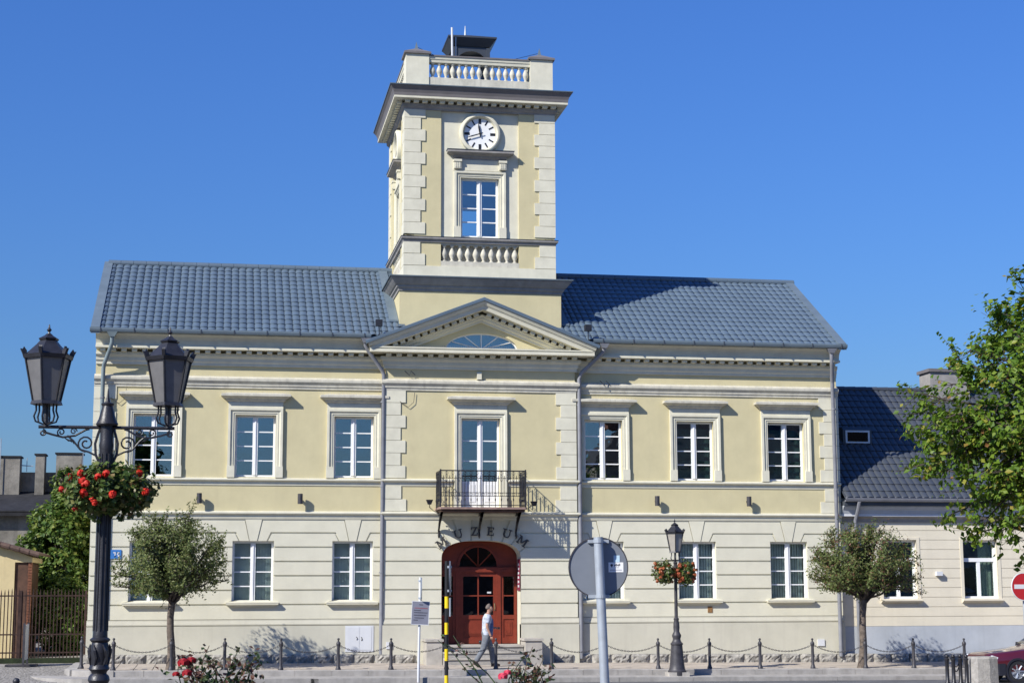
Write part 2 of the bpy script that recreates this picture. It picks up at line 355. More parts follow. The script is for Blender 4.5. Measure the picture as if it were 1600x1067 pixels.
def dup_thing(o, loc, label, rz=0, scale=None):
    c = dup(o); c.location = loc; c.rotation_euler = (0,0,rz); c['label'] = label
    if scale: c.scale = scale
    return c

# ------------------------------------------------------------------ setting: ground, road, lane, kerbs, pavement
def side_z(x, y): return -0.05-0.0085*x+0.016*y
def road_z(x): return -0.39-0.006*max(-14, min(x, 20))
def sm(t): t = max(0, min(1, t)); return t*t*(3-2*t)
def terrain(x, y):
    z = road_z(x)-0.05
    if y < -12: z += 0.14+(0.85)*sm((-12-y)/15.0)
    if y > 0: z = min(z, -0.45)
    return z
def grid_sheet(x0, x1, y0, y1, nx, ny, f):
    mb = MB(); vs = []; fs = []
    for j in range(ny+1):
        for i in range(nx+1):
            x = x0+(x1-x0)*i/nx; y = y0+(y1-y0)*j/ny; vs.append((x, y, f(x, y)))
    for j in range(ny):
        for i in range(nx): a = j*(nx+1)+i; fs.append((a, a+1, a+nx+2, a+nx+1))
    return mb.add(vs, fs)
gm = grid_sheet(-80, 80, -70, 30, 40, 100, terrain)
for (a, b, c, d) in ((-900,-80,-900,900),(80,900,-900,900),(-80,80,30,900),(-80,80,-900,-70)):
    nx, ny = (1, 1)
    gm.add([(a,c,terrain(max(-80,min(80,a)),max(-70,min(30,c)))),(b,c,terrain(max(-80,min(80,b)),max(-70,min(30,c)))),(b,d,terrain(max(-80,min(80,b)),max(-70,min(30,d)))),(a,d,terrain(max(-80,min(80,a)),max(-70,min(30,d))))], [(0,1,2,3)])
gm.build('ground', MT['ground'], kind='structure', smooth='all')
rd = grid_sheet(-80, 80, -11.9, -4.95, 40, 4, lambda x, y: road_z(x)-0.012*abs(y+8.4)/3.4)
rd.build('road', MT['asphalt'], kind='structure')
# cobbled lane climbing to the gate left of the museum
def lane_z(x, y): return road_z(-12)+0.004+(0.33+0.02*max(0, y))*sm((y+5.6)/5.0) if y < 8 else road_z(-12)+0.004+0.33+0.16
grid_sheet(-30, -11.0, -5.6, 14, 12, 40, lane_z).build('lane', MT['lane'], kind='structure', smooth='all')
def verge(): 
    mb = MB(); mb.box(-20, -11.6, 0.35, 0.95, -0.2, 0.16); return mb
verge().build('grass_verge', MT['grass'], kind='structure')
lk = MB()
lane_kerb_root = lk.box(-20, -12.0, -0.72, -0.5, -0.3, 0.035).build('lane_kerb', MT['kerb'], kind='structure')

# pavement body under the slabs, rounded at its left corner
KX, KY, KR = -11.8, -3.9, 1.1
corner = [(KX+KR-KR*math.cos(a), KY+KR-KR*math.sin(a)) for a in [R(t) for t in range(0, 91, 15)]]
def body(off, dz, y1):
    pts = [(KX-off, y1)]+[(KX+KR-(KR+off)*math.cos(R(t)), KY+KR-(KR+off)*math.sin(R(t))) for t in range(0, 91, 15)]+[(4, KY-off), (16, KY-off), (40, KY-off), (40, y1)]
    mb = MB(); n = len(pts)
    mb.add([(x, y, side_z(x, max(y, KY))+dz) for x, y in pts]+[(x, y, -1.0) for x, y in pts], [tuple(range(n))]+[(i, (i+1)%n, n+(i+1)%n, n+i) for i in range(n)])
    return mb
pav = body(-0.02, -0.045, 0.3).build('pavement', MT['slab'], kind='structure')
low = body(0.95, -0.16, -3.0).build('lower_step_pavement', MT['kerb'], kind='structure')

def slab_mesh(w, d, h, name, m, ch=0.006):
    mb = MB(); a, b = w/2, d/2
    mb.add([(-a,-b,-h),(a,-b,-h),(a,b,-h),(-a,b,-h),(-a,-b,-ch),(a,-b,-ch),(a,b,-ch),(-a,b,-ch),(-a+ch,-b+ch,0),(a-ch,-b+ch,0),(a-ch,b-ch,0),(-a+ch,b-ch,0)],
           [(0,1,5,4),(1,2,6,5),(2,3,7,6),(3,0,4,7),(4,5,9,8),(5,6,10,9),(6,7,11,10),(7,4,8,11),(8,9,10,11)])
    return mb.mesh(name, m)
slab_me = slab_mesh(0.49, 0.49, 0.05, 'paving_slab', MT['slab'])
spots = []
for j in range(7):
    for i in range(62):
        x = -11.25+0.5*i; y = -3.35+0.5*j
        if x < -10.9 and y < -3.2: continue
        if -1.9 < x < 1.9 and y > -1.5: continue
        if y > -0.45: continue
        spots.append((x, y))
spots.sort(key=lambda p: abs(p[1]+3.5)*3+max(0, p[0]-16)*2)
rest = MB()
for k, (x, y) in enumerate(spots):
    z = side_z(x, y)+random.uniform(-0.004, 0.003)
    if k < 300: link('paving_slab', slab_me, pav, (x, y, z), rot=(random.uniform(-.006,.006), random.uniform(-.006,.006), 0))
    else: rest.box(x-0.245, x+0.245, y-0.245, y+0.245, z-0.05, z)
if rest.v: rest.build('paving_slab_field', MT['slab'], pav, kind='stuff')
kerb_me = slab_mesh(0.99, 0.3, 0.22, 'kerb_stone', MT['kerb'], 0.012)
for i in range(30):
    x = KX+KR+0.5+i*1.0; y = KY+0.15
    link('kerb_stone', kerb_me, pav, (x, y, side_z(x, y)+0.004+random.uniform(-.004,.004)), rot=(0, R(0.49), random.uniform(-.003,.003)))
for t in (18, 54, 85):
    a = R(t); x = KX+KR-(KR-0.14)*math.cos(a); y = KY+KR-(KR-0.14)*math.sin(a)
    o = link('kerb_stone', kerb_me, pav, (x, y, side_z(x, y)+0.006), rot=(0, 0, a+PI/2)); o.scale = (0.62, 1, 1)
for y in (-2.3, -1.3, -0.35):
    link('kerb_stone', kerb_me, pav, (KX+0.14, y, side_z(KX, y)+0.004), rot=(0,0,PI/2))
for i in range(29):
    x = KX+KR+0.15+i*1.05; y = KY-0.83
    o = link('kerb_stone', kerb_me, low, (x, y, side_z(x, KY)-0.152+random.uniform(-.004,.004)), rot=(0, R(0.49), random.uniform(-.003,.003))); o.scale = (1.06, 0.8, 1.3)

# ------------------------------------------------------------------ the museum
museum = thing('museum_building', 'two storey cream and yellow museum with pediment, balcony, clock tower and blue-grey roof', 'museum')
P = museum
HX = 11.5
WINX = [-9.77, -6.8, -3.86, 3.86, 6.8, 9.77]
UZ0, UZ1, GZ0, GZ1 = 5.42, 7.27, 1.72, 3.53
RY = -0.2      # central bay plane
RX = 2.93
up_holes = [(x-0.6, x+0.6, UZ0, UZ1) for x in WINX]; gr_holes = [(x-0.605, x+0.605, GZ0, GZ1) for x in WINX]
# upper walls
for s in (-1, 1):
    a, b = (-HX, -RX) if s < 0 else (RX, HX)
    mb = MB(); mb.wall(a, b, 4.2, 9.5, 0.0, [h for h in up_holes if a < h[0] < b], 0.3)
    mb.add([(s*HX,0,4.2),(s*HX,9,4.2),(s*HX,9,9.5),(s*HX,0,9.5)], [(0,1,2,3)])
    mb.add([(s*HX,0,9.5),(s*HX,9,9.5),(s*HX,4.2,12.3)], [(0,1,2)])
    mb.build('wall', MT['yellow'], P, fix=False)
    mb = MB(); mb.wall(a, b, 1.0, 4.2, 0.03, [h for h in gr_holes if a < h[0] < b], 0.27)
    mb.add([(s*HX,0.03,-.4),(s*HX,9,-.4),(s*HX,9,4.2),(s*HX,0.03,4.2)], [(0,1,2,3)])
    mb.build('wall', MT['cream'], P, fix=False)
mb = MB(); mb.wall(-RX, RX, 4.2, 9.4, RY, [(-0.62, 0.58, 4.55, 7.25)], 0.45)
for s in (-1, 1): mb.add([(s*RX,RY,4.2),(s*RX,0.0,4.2),(s*RX,0.0,9.4),(s*RX,RY,9.4)], [(0,1,2,3)])
mb.build('wall', MT['yellow'], P, fix=False)
MB().box(-HX, HX, 8.9, 9.0, -0.4, 9.5).build('wall', MT['yellow'], P)
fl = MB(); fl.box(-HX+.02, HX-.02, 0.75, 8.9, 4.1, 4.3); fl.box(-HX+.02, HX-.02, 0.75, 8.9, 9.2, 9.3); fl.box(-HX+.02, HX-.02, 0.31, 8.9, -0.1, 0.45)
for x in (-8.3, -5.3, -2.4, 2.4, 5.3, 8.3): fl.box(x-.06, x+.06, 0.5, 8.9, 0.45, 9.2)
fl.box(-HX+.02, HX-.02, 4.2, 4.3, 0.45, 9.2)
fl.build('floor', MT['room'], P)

# ground floor rustication
G = 0.022
ZL = [1.25, 1.67, 2.09, 2.51, 2.93, 3.35, 3.77, 4.17]
def course(pts, y): MB().poly_xz(pts, y-0.035, y).build('rustication_course', MT['cream'], P)
for s in (-1, 1):
    ws = [x for x in WINX if x*s > 0]; a, b = (-HX, -RX-0.02) if s < 0 else (RX+0.02, HX)
    edges = [a]+[e for x in ws for e in (x-0.605, x+0.605)]+[b]
    for k in range(1, 6):
        z0 = ZL[k-1]+G if k > 1 else ZL[0]+0.0; z1 = ZL[k]-G
        if k == 1:
            course([(a, z0), (b, z0), (b, z1), (a, z1)], 0.03); continue
        for q in range(0, len(edges), 2):
            course([(edges[q], z0), (edges[q+1], z0), (edges[q+1], z1), (edges[q], z1)], 0.03)
    z0, z1, z2, z3 = ZL[5]+G, GZ1, ZL[6]-G, ZL[7]
    for q in range(4):                      # course beside the flat arches and the course above them
        L = ws[q-1] if q > 0 else None; Rr = ws[q] if q < 3 else None
        p = []
        p += [(L+0.605, z0)] if L is not None else [(a, z0)]
        p += [(Rr-0.605, z0), (Rr-0.605, z1), (Rr-0.43, z1), (Rr-0.54, z2)] if Rr is not None else [(b, z0), (b, z2)]
        p += [(L+0.54, z2), (L+0.43, z1), (L+0.605, z1)] if L is not None else [(a, z2)]
        course(p, 0.03)
        p = []; zz = ZL[6]+G
        p += [(L+0.51, zz)] if L is not None else [(a, zz)]
        p += [(Rr-0.51, zz), (Rr-0.385, z1), (Rr-0.125, z1), (Rr-0.27, z3)] if Rr is not None else [(b, zz), (b, z3)]
        p += [(L+0.27, z3), (L+0.125, z1), (L+0.385, z1)] if L is not None else [(a, z3)]
        course(p, 0.03)
    for x in ws:
        MB().poly_xz([(x-0.105, z1-0.004), (x+0.105, z1-0.004), (x+0.25, z3), (x-0.25, z3)], -0.022, 0.03).build('keystone', MT['cream'], P)
# central bay ground floor with basket arch
AW, AZ, AR = 1.21, 2.98, 0.57
def arch(x): t = min(1, abs(x)/AW); return AZ+AR*(max(0, 1-t**2.6))**(1/2.6)
def arch_pts(x0, x1, n): return [(x0+(x1-x0)*i/n, arch(x0+(x1-x0)*i/n)) for i in range(n+1)]
def arch_full(n=36, k=1.0):
    out = []
    for i in range(n+1):
        a = PI*i/n; c, sn = math.cos(a), math.sin(a); ex = 2/2.6
        out.append((AW*k*math.copysign(abs(c)**ex, c), AZ+AR*k*sn**ex))
    return out        # right to left
mb = MB(); Yb = RY+0.03
ap = arch_full()
mb.add([(x, Yb, z) for x, z in ap]+[(x, Yb, 4.2) for x, z in ap], [(i+1, i, len(ap)+i, len(ap)+i+1) for i in range(len(ap)-1)])
for s in (-1, 1):
    mb.add([(s*AW,Yb,0.3),(s*RX,Yb,0.3),(s*RX,Yb,4.2),(s*AW,Yb,4.2)], [(0,1,2,3)])
    mb.add([(s*RX,Yb,-.4),(s*RX,0.03,-.4),(s*RX,0.03,4.2),(s*RX,Yb,4.2)], [(0,1,2,3)])
mb.build('wall', MT['cream'], P, fix=False)
rev = MB(); q = [(AW, 0.3)]+ap+[(-AW, 0.3)]
rev.add([(x, RY-0.005, z) for x, z in q]+[(x, 0.62, z) for x, z in q], [(i, i+1, len(q)+i+1, len(q)+i) for i in range(len(q)-1)])
rev.build('door_reveal', MT['trim'], P, fix=False)
for s in (-1, 1):
    def cs(pts):
        pts = [(s*x, z) for x, z in pts]
        course(pts if s > 0 else pts[::-1], Yb)
    for k in range(1, 5):
        z0 = ZL[k-1]+(G if k > 1 else 0); z1 = ZL[k]-G
        cs([(AW, z0), (RX+.03, z0), (RX+.03, z1), (AW, z1)])
    w = lambda t: (AW*abs(math.cos(t))**(2/2.6), AZ+AR*math.sin(t)**(2/2.6))
    def arc(t0, t1, n=6): return [w(t0+(t1-t0)*i/n) for i in range(n+1)]
    tA, tB, tC, tD = 0.30, 0.80, 1.13, 1.40    # joints along the arch, right springing to the crown
    x1, zz1 = w(tA); 
    cs([(AW, ZL[4]+G), (RX+.03, ZL[4]+G), (RX+.03, ZL[5]-G), (1.34, ZL[5]-G)]+arc(tA-0.035, 0.02))
    cs([(1.38, ZL[5]+G), (RX+.03, ZL[5]+G), (RX+.03, ZL[6]-G), (1.19, ZL[6]-G)]+arc(tB-0.03, tA+0.035))
    xb, zb = w(tC)
    cs([(1.20, ZL[6]+G), (RX+.03, ZL[6]+G), (RX+.03, ZL[7]), (0.90, ZL[7])]+arc(tC-0.025, tB+0.03))
    cs([(0.84, ZL[7]), (0.31, ZL[7])]+arc(tD-0.02, tC+0.025))
cs2 = [w(PI-tD-0.02)]
pk = [(-0.27, ZL[7])]+[(-x, z) for x, z in arc(tD+0.02, PI/2, 4)]+[(x, z) for x, z in arc(PI/2, tD+0.02, 4)][1:]+[(0.27, ZL[7])]
MB().poly_xz(pk, Yb-0.045, Yb).build('keystone', MT['cream'], P)

# plinth
for s in (-1, 1):
    a, b = (-HX-.02, -RX-0.06) if s < 0 else (RX+0.06, HX+.02)
    MB().box(a, b, -0.075, 0.03, -0.4, 1.05).build('plinth', MT['plinth'], P)
    MB().sweep_xy([(-.02,1.065),(.045,1.065),(.055,1.1),(.03,1.2),(.03,1.235),(-.02,1.235)], [(a, -0.0), (b, -0.0)]).build('plinth_moulding', MT['plinth'], P)
    a, b = (-RX-.06, -AW) if s < 0 else (AW, RX+.06)
    MB().box(a, b, RY-0.055, 0.03, -0.4, 1.05).build('plinth', MT['plinth'], P)
    MB().sweep_xy([(-.02,1.065),(.045,1.065),(.055,1.1),(.03,1.2),(.03,1.235),(-.02,1.235)], [(a, RY+.02), (b, RY+.02)]).build('plinth_moulding', MT['plinth'], P)
# rough foot stones
def rough_stone(w, h, d, sd):
    rnd = random.Random(sd); nx, nz = 9, 4; vs = []; fs = []
    for k in range(nz+1):
        for i in range(nx+1):
            e = min(i, nx-i)/nx; b = 0 if e == 0 else 1
            y = -d*(0.45*b+0.3*min(1, 4*e))+rnd.uniform(-.026, .022)*b
            if k == nz: y = -d*0.18
            if k == 0: y *= 0.9
            vs.append((-w/2+w*i/nx, y, h*k/nz-(0.03 if k == 0 else 0)+rnd.uniform(-.008,.008)*b))
    for k in range(nz):
        for i in range(nx): a = k*(nx+1)+i; fs.append((a, a+1, a+nx+2, a+nx+1))
    b = len(vs); n = nx+1
    vs += [(-w/2, 0.1, 0), (w/2, 0.1, 0), (w/2, 0.1, h), (-w/2, 0.1, h)]
    fs += [tuple([nz*n+i for i in range(n)]+[b+2, b+3]), tuple([k*n for k in range(nz,-1,-1)]+[b, b+3]), tuple([k*n+nx for k in range(nz+1)]+[b+2, b+1])]
    return MB().add(vs, fs).mesh('foot_stone', MT['granite'])
stones = [rough_stone(0.58, 0.24, 0.11, i) for i in range(5)]
for i in range(50):
    x = -11.3+0.6*i
    if -1.95 < x < 1.9: continue
    y = -0.09 if abs(x) > RX+0.1 else RY-0.08
    link('foot_stone', stones[i % 5], P if x < 11.6 else pav, (x+random.uniform(-.01,.01), y, side_z(x, -.15)-0.015), rot=(0, R(0.45), 0))

# string courses
def string(prof, name='string_course', m='trim', path=None):
    path = path or [(-HX-.03, 0), (-RX, 0), (-RX, RY), (RX, RY), (RX, 0), (HX+.03, 0)]
    return MB().sweep_xy(prof, path).build(name, MT[m], P)
string([(-.02,4.17),(.03,4.17),(.045,4.22),(.05,4.28),(.11,4.325),(.12,4.335),(.12,4.375),(-.02,4.42)])
for pth in ([(-HX-.03, 0), (-RX, 0), (-RX, RY), (-0.86, RY)], [(0.82, RY), (RX, RY), (RX, 0), (HX+.03, 0)]):
    string([(-.02,5.17),(.02,5.17),(.03,5.22),(.035,5.27),(.1,5.31),(.11,5.32),(.11,5.36),(-.02,5.40)], path=pth)
string([(-.02,8.06),(.035,8.06),(.035,8.13),(.06,8.135),(.07,8.2),(.12,8.26),(.13,8.28),(.13,8.35),(.1,8.37),(-.02,8.43)], m='trim_old')
# frieze quoin ends and quoins
def quoin(x0, x1, z0, z1, y, name='quoin'): MB().poly_xz([(x0, z0), (x1, z0), (x1, z1), (x0, z1)], y-0.03, y).build(name, MT['trim'], P)
zq = [8.06-0.38*i for i in range(8)]
for s in (-1, 1):
    for i in range(7):
        w_ = 0.64 if i % 2 == 0 else 0.49
        for base, y in ((RX+.03, RY), ):
            a, b = sorted((s*base, s*(base-w_))); quoin(a, b, zq[i+1]+.012, zq[i], y)
        w_ = 0.62 if i % 2 == 0 else 0.47
        a, b = sorted((s*(HX+.03), s*(HX-w_))); quoin(a, b, zq[i+1]+.012, zq[i], 0)
    for i, (z0, z1) in enumerate(((4.79, 5.17), (4.42, 4.775))):
        w_ = 0.49 if i == 0 else 0.64
        a, b = sorted((s*(RX+.03), s*(RX-w_))); quoin(a, b, z0, z1, RY)
        a, b = sorted((s*(HX+.03), s*(HX-w_))); quoin(a, b, z0, z1, 0)

# main cornice
CE = 0.55
bed = [(-.02,8.72),(.05,8.72),(.055,8.8),(.09,8.84),(.1,8.93),(.16,8.99),(.17,9.0),(.17,9.08),(-.02,9.08)]
cor = [(-.02,9.165),(.40,9.165),(.42,9.17),(.42,9.235),(.33,9.245),(.33,9.32),(.365,9.42),(.44,9.5),(.52,9.545),(.55,9.56),(.55,9.6),(-.02,9.6)]
full = [(-HX, 0), (-RX, 0), (-RX, RY), (RX, RY), (RX, 0), (HX, 0)]
MB().sweep_xy(bed, full).build('cornice', MT['trim'], P)
fil = [(.40,9.168),(.425,9.168),(.425,9.24),(.40,9.24)]
corw = cor
for pth in ([(-HX, 0), (-RX-.42, 0)], [(RX+.42, 0), (HX, 0)]):
    MB().sweep_xy(corw, pth).build('cornice', MT['trim'], P)
den = MB().box(-.075, .075, -.16, 0.0, 0, .085).mesh('dentil', MT['trim'])
def dentils(x0, x1, y, n):
    for i in range(n): link('dentil', den, P, (x0+(x1-x0)*(i+.5)/n, y, 9.08))
dentils(-HX+.05, -RX-.3, -0.17, 27); dentils(RX+.3, HX-.05, -0.17, 27); dentils(-RX-.1, RX+.1, RY-0.17, 19)
# pediment: horizontal corona, raking cornice, tympanum
PY = RY
hc = [(-.02,9.165),(.50,9.165),(.52,9.17),(.52,9.25),(.5,9.26),(.5,9.285),(.53,9.29),(.53,9.33),(-.02,9.38)]
MB().sweep_xy(hc, [(-RX, 0.02), (-RX, RY), (RX, RY), (RX, 0.02)]).build('pediment_cornice', MT['trim'], P)
apx, apz, ex, ez = -0.0, 10.52, 3.42, 9.19        # lower line of the raking cornice
rake = [(-.02,0.0),(.44,0.0),(.50,0.01),(.52,0.10),(.53,0.11),(.53,0.135),(.56,0.14),(.6,0.2),(.615,0.24),(-.02,0.24)]
MB().sweep_xz(rake, [(-ex, ez), (apx, apz), (ex, ez)], PY).build('raking_cornice', MT['trim'], P)
cap = [(-5.0,0.243),(.64,0.243),(.66,0.25),(.66,0.33),(.64,0.345),(-5.0,0.345)]
MB().sweep_xz(cap, [(-ex-.06, ez-.03), (apx, apz), (ex+.06, ez-.03)], PY).build('pediment_roof', MT['roof'], P)
t_ = (apz-ez)/ex
MB().sweep_xz([(-.02,-.30),(.05,-.30),(.06,-.24),(.12,-.2),(.14,-.14),(.2,-.12),(.2,-.09),(-.02,-.09)], [(-ex+.55, ez+.55*t_), (apx, apz), (ex-.55, ez+.55*t_)], PY).build('raking_moulding', MT['trim'], P)
den2 = MB().box(-.075, .075, -.15, 0.0, -.09, 0.0).mesh('dentil', MT['trim'])
for s in (-1, 1):
    for i in range(12):
        x = s*(0.22+i*0.225); z = apz-abs(x)*t_-0.004
        link('dentil', den2, P, (x, PY-.2, z), rot=(0, s*math.atan(t_), 0))
# tympanum with lunette opening
LC, LR, LH = 0.02, 1.12, 0.5
ty = MB(); n = 24
lun = [(LC+LR*math.cos(PI*i/n), 9.38+LH*math.sin(PI*i/n)) for i in range(n+1)]
top = lambda x: apz-abs(x)*t_-.02
pr = [(3.0, 9.38), (3.0, top(3.0))]
ty.add([(x, PY+.02, z) for x, z in lun]+[(x, PY+.02, max(top(x), 9.4)) for x, z in lun], [(i+1, i, n+1+i, n+2+i) for i in range(n)])
for s in (-1, 1): ty.add([(LC+s*LR, PY+.02, 9.38), (s*3.2, PY+.02, 9.38), (LC+s*LR, PY+.02, top(LC+s*LR))], [(0,1,2)])
ty.add([(x, PY+.02, z) for x, z in lun]+[(x, PY+.14, z) for x, z in lun], [(i, i+1, n+2+i, n+1+i) for i in range(n)])
ty.build('tympanum', MT['yellow'], P, fix=False)
lw = MB().poly_xz(lun, PY+.13, PY+.16).build('window', MT['glass'], P)
lb = MB()
for a in (30, 60, 90, 120, 150):
    c, s_ = math.cos(R(a)), math.sin(R(a)); lb.tube([(LC+.05*c, PY+.12, 9.38+.03*s_), (LC+LR*c, PY+.12, 9.38+LH*s_)], 0.016, 4)
lb.sweep_xz([(-.02,0),(.03,0),(.03,-.04),(-.02,-.04)], lun[::-1], PY+.14)
lb.build('glazing_bar', MT['white'], lw)

# ---- roof
SL = math.atan2(12.5-9.62, 4.82); 
EY, EZ, RYY, RZ = -0.62, 9.62, 4.2, 12.5
def roof_sheet_mesh(waves, rows, pitch, name, m, wl_=0.23, r0=0):
    vs = []; fs = []; spw = 8; nx = waves*spw; W = waves*wl_
    prof = [math.sin(PI*k/spw) for k in range(spw)]
    for r in range(r0, rows):
        for e in (0, 1):
            for i in range(nx+1):
                u = i/spw; w = prof[i % spw]; w = w**0.6
                sag = 0.06*math.sin(PI*(u % 1.0))
                v = (r+e)*pitch-(sag if True else 0)
                h = 0.026*(1-e)+0.052*w+0.012
                vs.append((-W/2+W*i/nx, max(0, v), h))
    rows -= r0
    for r in range(rows):
        a = (2*r)*(nx+1); b = a+nx+1
        for i in range(nx): fs.append((a+i, a+i+1, b+i+1, b+i))
        if r < rows-1:
            c = b+nx+1
            for i in range(nx): fs.append((b+i, b+i+1, c+i+1, c+i))
    for i in range(nx): pass
    me = MB().add(vs, fs).mesh(name, m)
    return me, W
SLEN = math.hypot(RYY-EY, RZ-EZ)
rs_me, rs_w = roof_sheet_mesh(5, 15, SLEN/15, 'roof_sheet', MT['roof'])
rs_me2, _w = roof_sheet_mesh(5, 15, SLEN/15, 'roof_sheet', MT['roof'], r0=2)
roof = MB()
for xa, xb, ys in ((-HX-.1, -2.5, EY+.02), (-2.5, 2.52, 0.02), (2.52, HX+.1, EY+.02)):
    zs_ = EZ+(RZ-EZ)*(ys-EY)/(RYY-EY)
    roof.poly_yz([(ys, zs_-.03), (RYY, RZ-.03), (9.0+.6, EZ-.03), (9.6, EZ+.03), (RYY, RZ+.005), (ys, zs_+.005)][::-1], xa, xb)
roof = roof.build('roof', MT['roof'], P)
nS = 20; cov = 2*(HX-0.02)/nS
for i in range(nS):
    x = -HX+.02+cov*(i+.5)
    if 8 <= i <= 11: continue
    wd_ = cov
    if i in (7, 12): x += (-1 if i == 7 else 1)*.1; wd_ = cov-.2
    o = link('roof_sheet', rs_me, roof, (x, EY, EZ+0.0+random.uniform(0,.003)), rot=(SL, 0, 0)); o.scale = (wd_/rs_w*0.997, 1, 1)
for x in (-2.42, 2.44):
    o = link('roof_sheet', rs_me2, roof, (x, EY, EZ), rot=(SL, 0, 0)); o.scale = (.19/rs_w, 1, 1)
for s in (-1, 1):       # verge flashing
    a, b = sorted((s*(HX-.12), s*(HX+.14)))
    MB().poly_yz([(EY-.03, EZ-.08), (RYY, RZ-.08), (RYY, RZ+.12), (EY-.03, EZ+.12)], a, b).build('verge_flashing', MT['flash'], roof)
rc = MB().lathe([(0,-.2),(.1,-.2),(.115,-.19),(.115,.19),(.105,.2),(0,.2)], (0,0,0), 10, 'x').mesh('ridge_cap', MT['roof'], True)
for i in range(58):
    x = -HX-.02+0.4*i+.2
    if -2.4 < x < 2.5: continue
    link('ridge_cap', rc, roof, (x, RYY, RZ+.06))
# gutters
for s in (-1, 1):
    a, b = (-HX-.16, -RX-.5) if s < 0 else (RX+.5, HX+.16)
    g = MB(); g.sweep_xy([(.56,9.60),(.60,9.585),(.68,9.6),(.70,9.66),(.70,9.71),(.685,9.71),(.67,9.62),(.58,9.615),(.56,9.7)], [(a, 0), (b, 0)])
    g = g.build('gutter', MT['flash'], P)
    br = MB().box(-.012, .012, -.715, -.55, 9.575, 9.72).mesh('gutter_bracket', MT['roof_dark'])
    for i in range(9): link('gutter_bracket', br, g, (a+.3+(b-a-.5)*i/8, 0, 0))
# downpipes
def pipe(pts, hop, m):
    o = MB().tube(pts, 0.062, 10).build('downpipe', MT[m], P, smooth=True)
    x, y, z = hop
    MB().frus(x, y, z-.17, z-.03, .07, .06, .15, .1).build('hopper', MT[m], o)
    for k in range(3):
        zz = 7.7-2.55*k; px, py = pts[-1][0], pts[-1][1]
        MB().lathe([(.06,-.02),(.075,-.02),(.075,.02),(.06,.02)], (px, py, zz), 10, ring=True).build('pipe_bracket', MT['pipe'], o)
pipe([(-11.02,-.6,9.55),(-11.02,-.58,9.3),(-11.06,-.52,9.15),(-11.25,-.24,8.68),(-11.27,-.2,8.55),(-11.27,-.2,.15)], (-11.02,-.62,9.62), 'pipe_green')
pipe([(-3.58,-.6,9.5),(-3.58,-.56,9.36),(-3.5,-.52,9.22),(-3.05,-.26,8.66),(-2.99+.0,-.22,8.52),(-3.01,-.2,.12)], (-3.58,-.62,9.60), 'pipe')
pipe([(3.78,-.6,9.5),(3.78,-.56,9.36),(3.68,-.52,9.24),(3.12,-.26,8.68),(3.06,-.22,8.5),(3.06,-.2,.02)], (3.78,-.62,9.60), 'pipe')
pipe([(11.15,-.6,9.5),(11.16,-.58,9.2),(11.19,-.5,9.05),(11.28,-.24,8.6),(11.3,-.2,8.5),(11.31,-.2,.0)], (11.15,-.62,9.60), 'pipe')

# ---- windows
def window(cx, z0, z1, hw, y, cols_w=None, rows=4, low_panel=0.0, blind=None, M_=None, gm='glass'):
    """sash window of two casements with glazing bars"""
    zt = z1; fr = MB(M_); f = 0.065
    fr.box(cx-hw+.002, cx-hw+f, y, y+.07, z0+.002, z1-.002); fr.box(cx+hw-f, cx+hw-.002, y, y+.07, z0+.002, z1-.002)
    fr.box(cx-hw+f, cx+hw-f, y, y+.07, z1-f, z1-.002); fr.box(cx-hw+f, cx+hw-f, y, y+.07, z0+.002, z0+f)
    fr.box(cx-.075, cx+.075, y-.02, y+.07, z0+f, z1-f)
    w = fr.build('window', MT['white'], P)
    MB(M_).box(cx-.02, cx+.02, y-.045, y-.02, z0+f, z1-f).build('mullion_bead', MT['white'], w)
    pz0 = z0+f+low_panel
    for s in (-1, 1):
        a, b = sorted((cx+s*.075, cx+s*(hw-f)))
        if low_panel:
            pm = MB(M_); pm.box(a, b, y+.012, y+.06, z0+f, pz0); pm.box(a+.07, b-.07, y-.0, y+.012, z0+f+.09, pz0-.09); pm.build('lower_panel', MT['white'], w)
        for k in range(rows):
            c = pz0+(z1-f-pz0)*k/rows; d = pz0+(z1-f-pz0)*(k+1)/rows
            MB(M_).box(a, b, y+.03, y+.038, c, d).build('pane', MT[gm], w)
            if k: MB(M_).box(a, b, y+.008, y+.058, c-.017, c+.017).build('glazing_bar', MT['white'], w)
    if blind == 'vertical':
        bm_ = MB(M_); n_ = 13
        for i in range(n_):
            x = cx-hw+.06+(2*hw-.12)*(i+.5)/n_
            bm_.add([(x-.043, y+.16, z0+.05), (x+.043, y+.2, z0+.05), (x+.043, y+.2, z1-.03), (x-.043, y+.16, z1-.03)], [(0,1,2,3)])
        bm_.build('blind', MT['blind'], w, fix=False)
    elif blind == 'roller':
        bm_ = MB(M_)
        for k in range(7):
            zz = z0+.02+(z1-z0)*0.125*k; bm_.add([(cx-hw+.05, y+.18, zz), (cx+hw-.05, y+.18, zz), (cx+hw-.05, y+.22, zz+.24*(z1-z0)/1.85), (cx-hw+.05, y+.22, zz+.24*(z1-z0)/1.85)], [(0,1,2,3)])
        bm_.build('blind', MT['blind_dim'], w, fix=False)
    return w
WD = 0.15
def surround(cx, z0, z1, hw, y, M_=None, blocks=True, m='trim'):
    pr = [(-.01,0),(.03,0),(.03,.05),(.05,.052),(.05,.08),(.035,.085),(.055,.13),(.085,.14),(.085,.21),(-.01,.21)]
    zb = z0+.32 if blocks else z0
    o = MB(M_).sweep_xz(pr, [(cx-hw, zb), (cx-hw, z1), (cx+hw, z1), (cx+hw, zb)], y)
    o = o.build('window_surround', MT[m], P)
    if blocks:
        for s in (-1, 1):
            a, b = sorted((cx+s*hw, cx+s*(hw+.225))); MB(M_).box(a, b, y-.09, y+.01, z0-.02, zb).build('surround_block', MT[m], o)
    return o
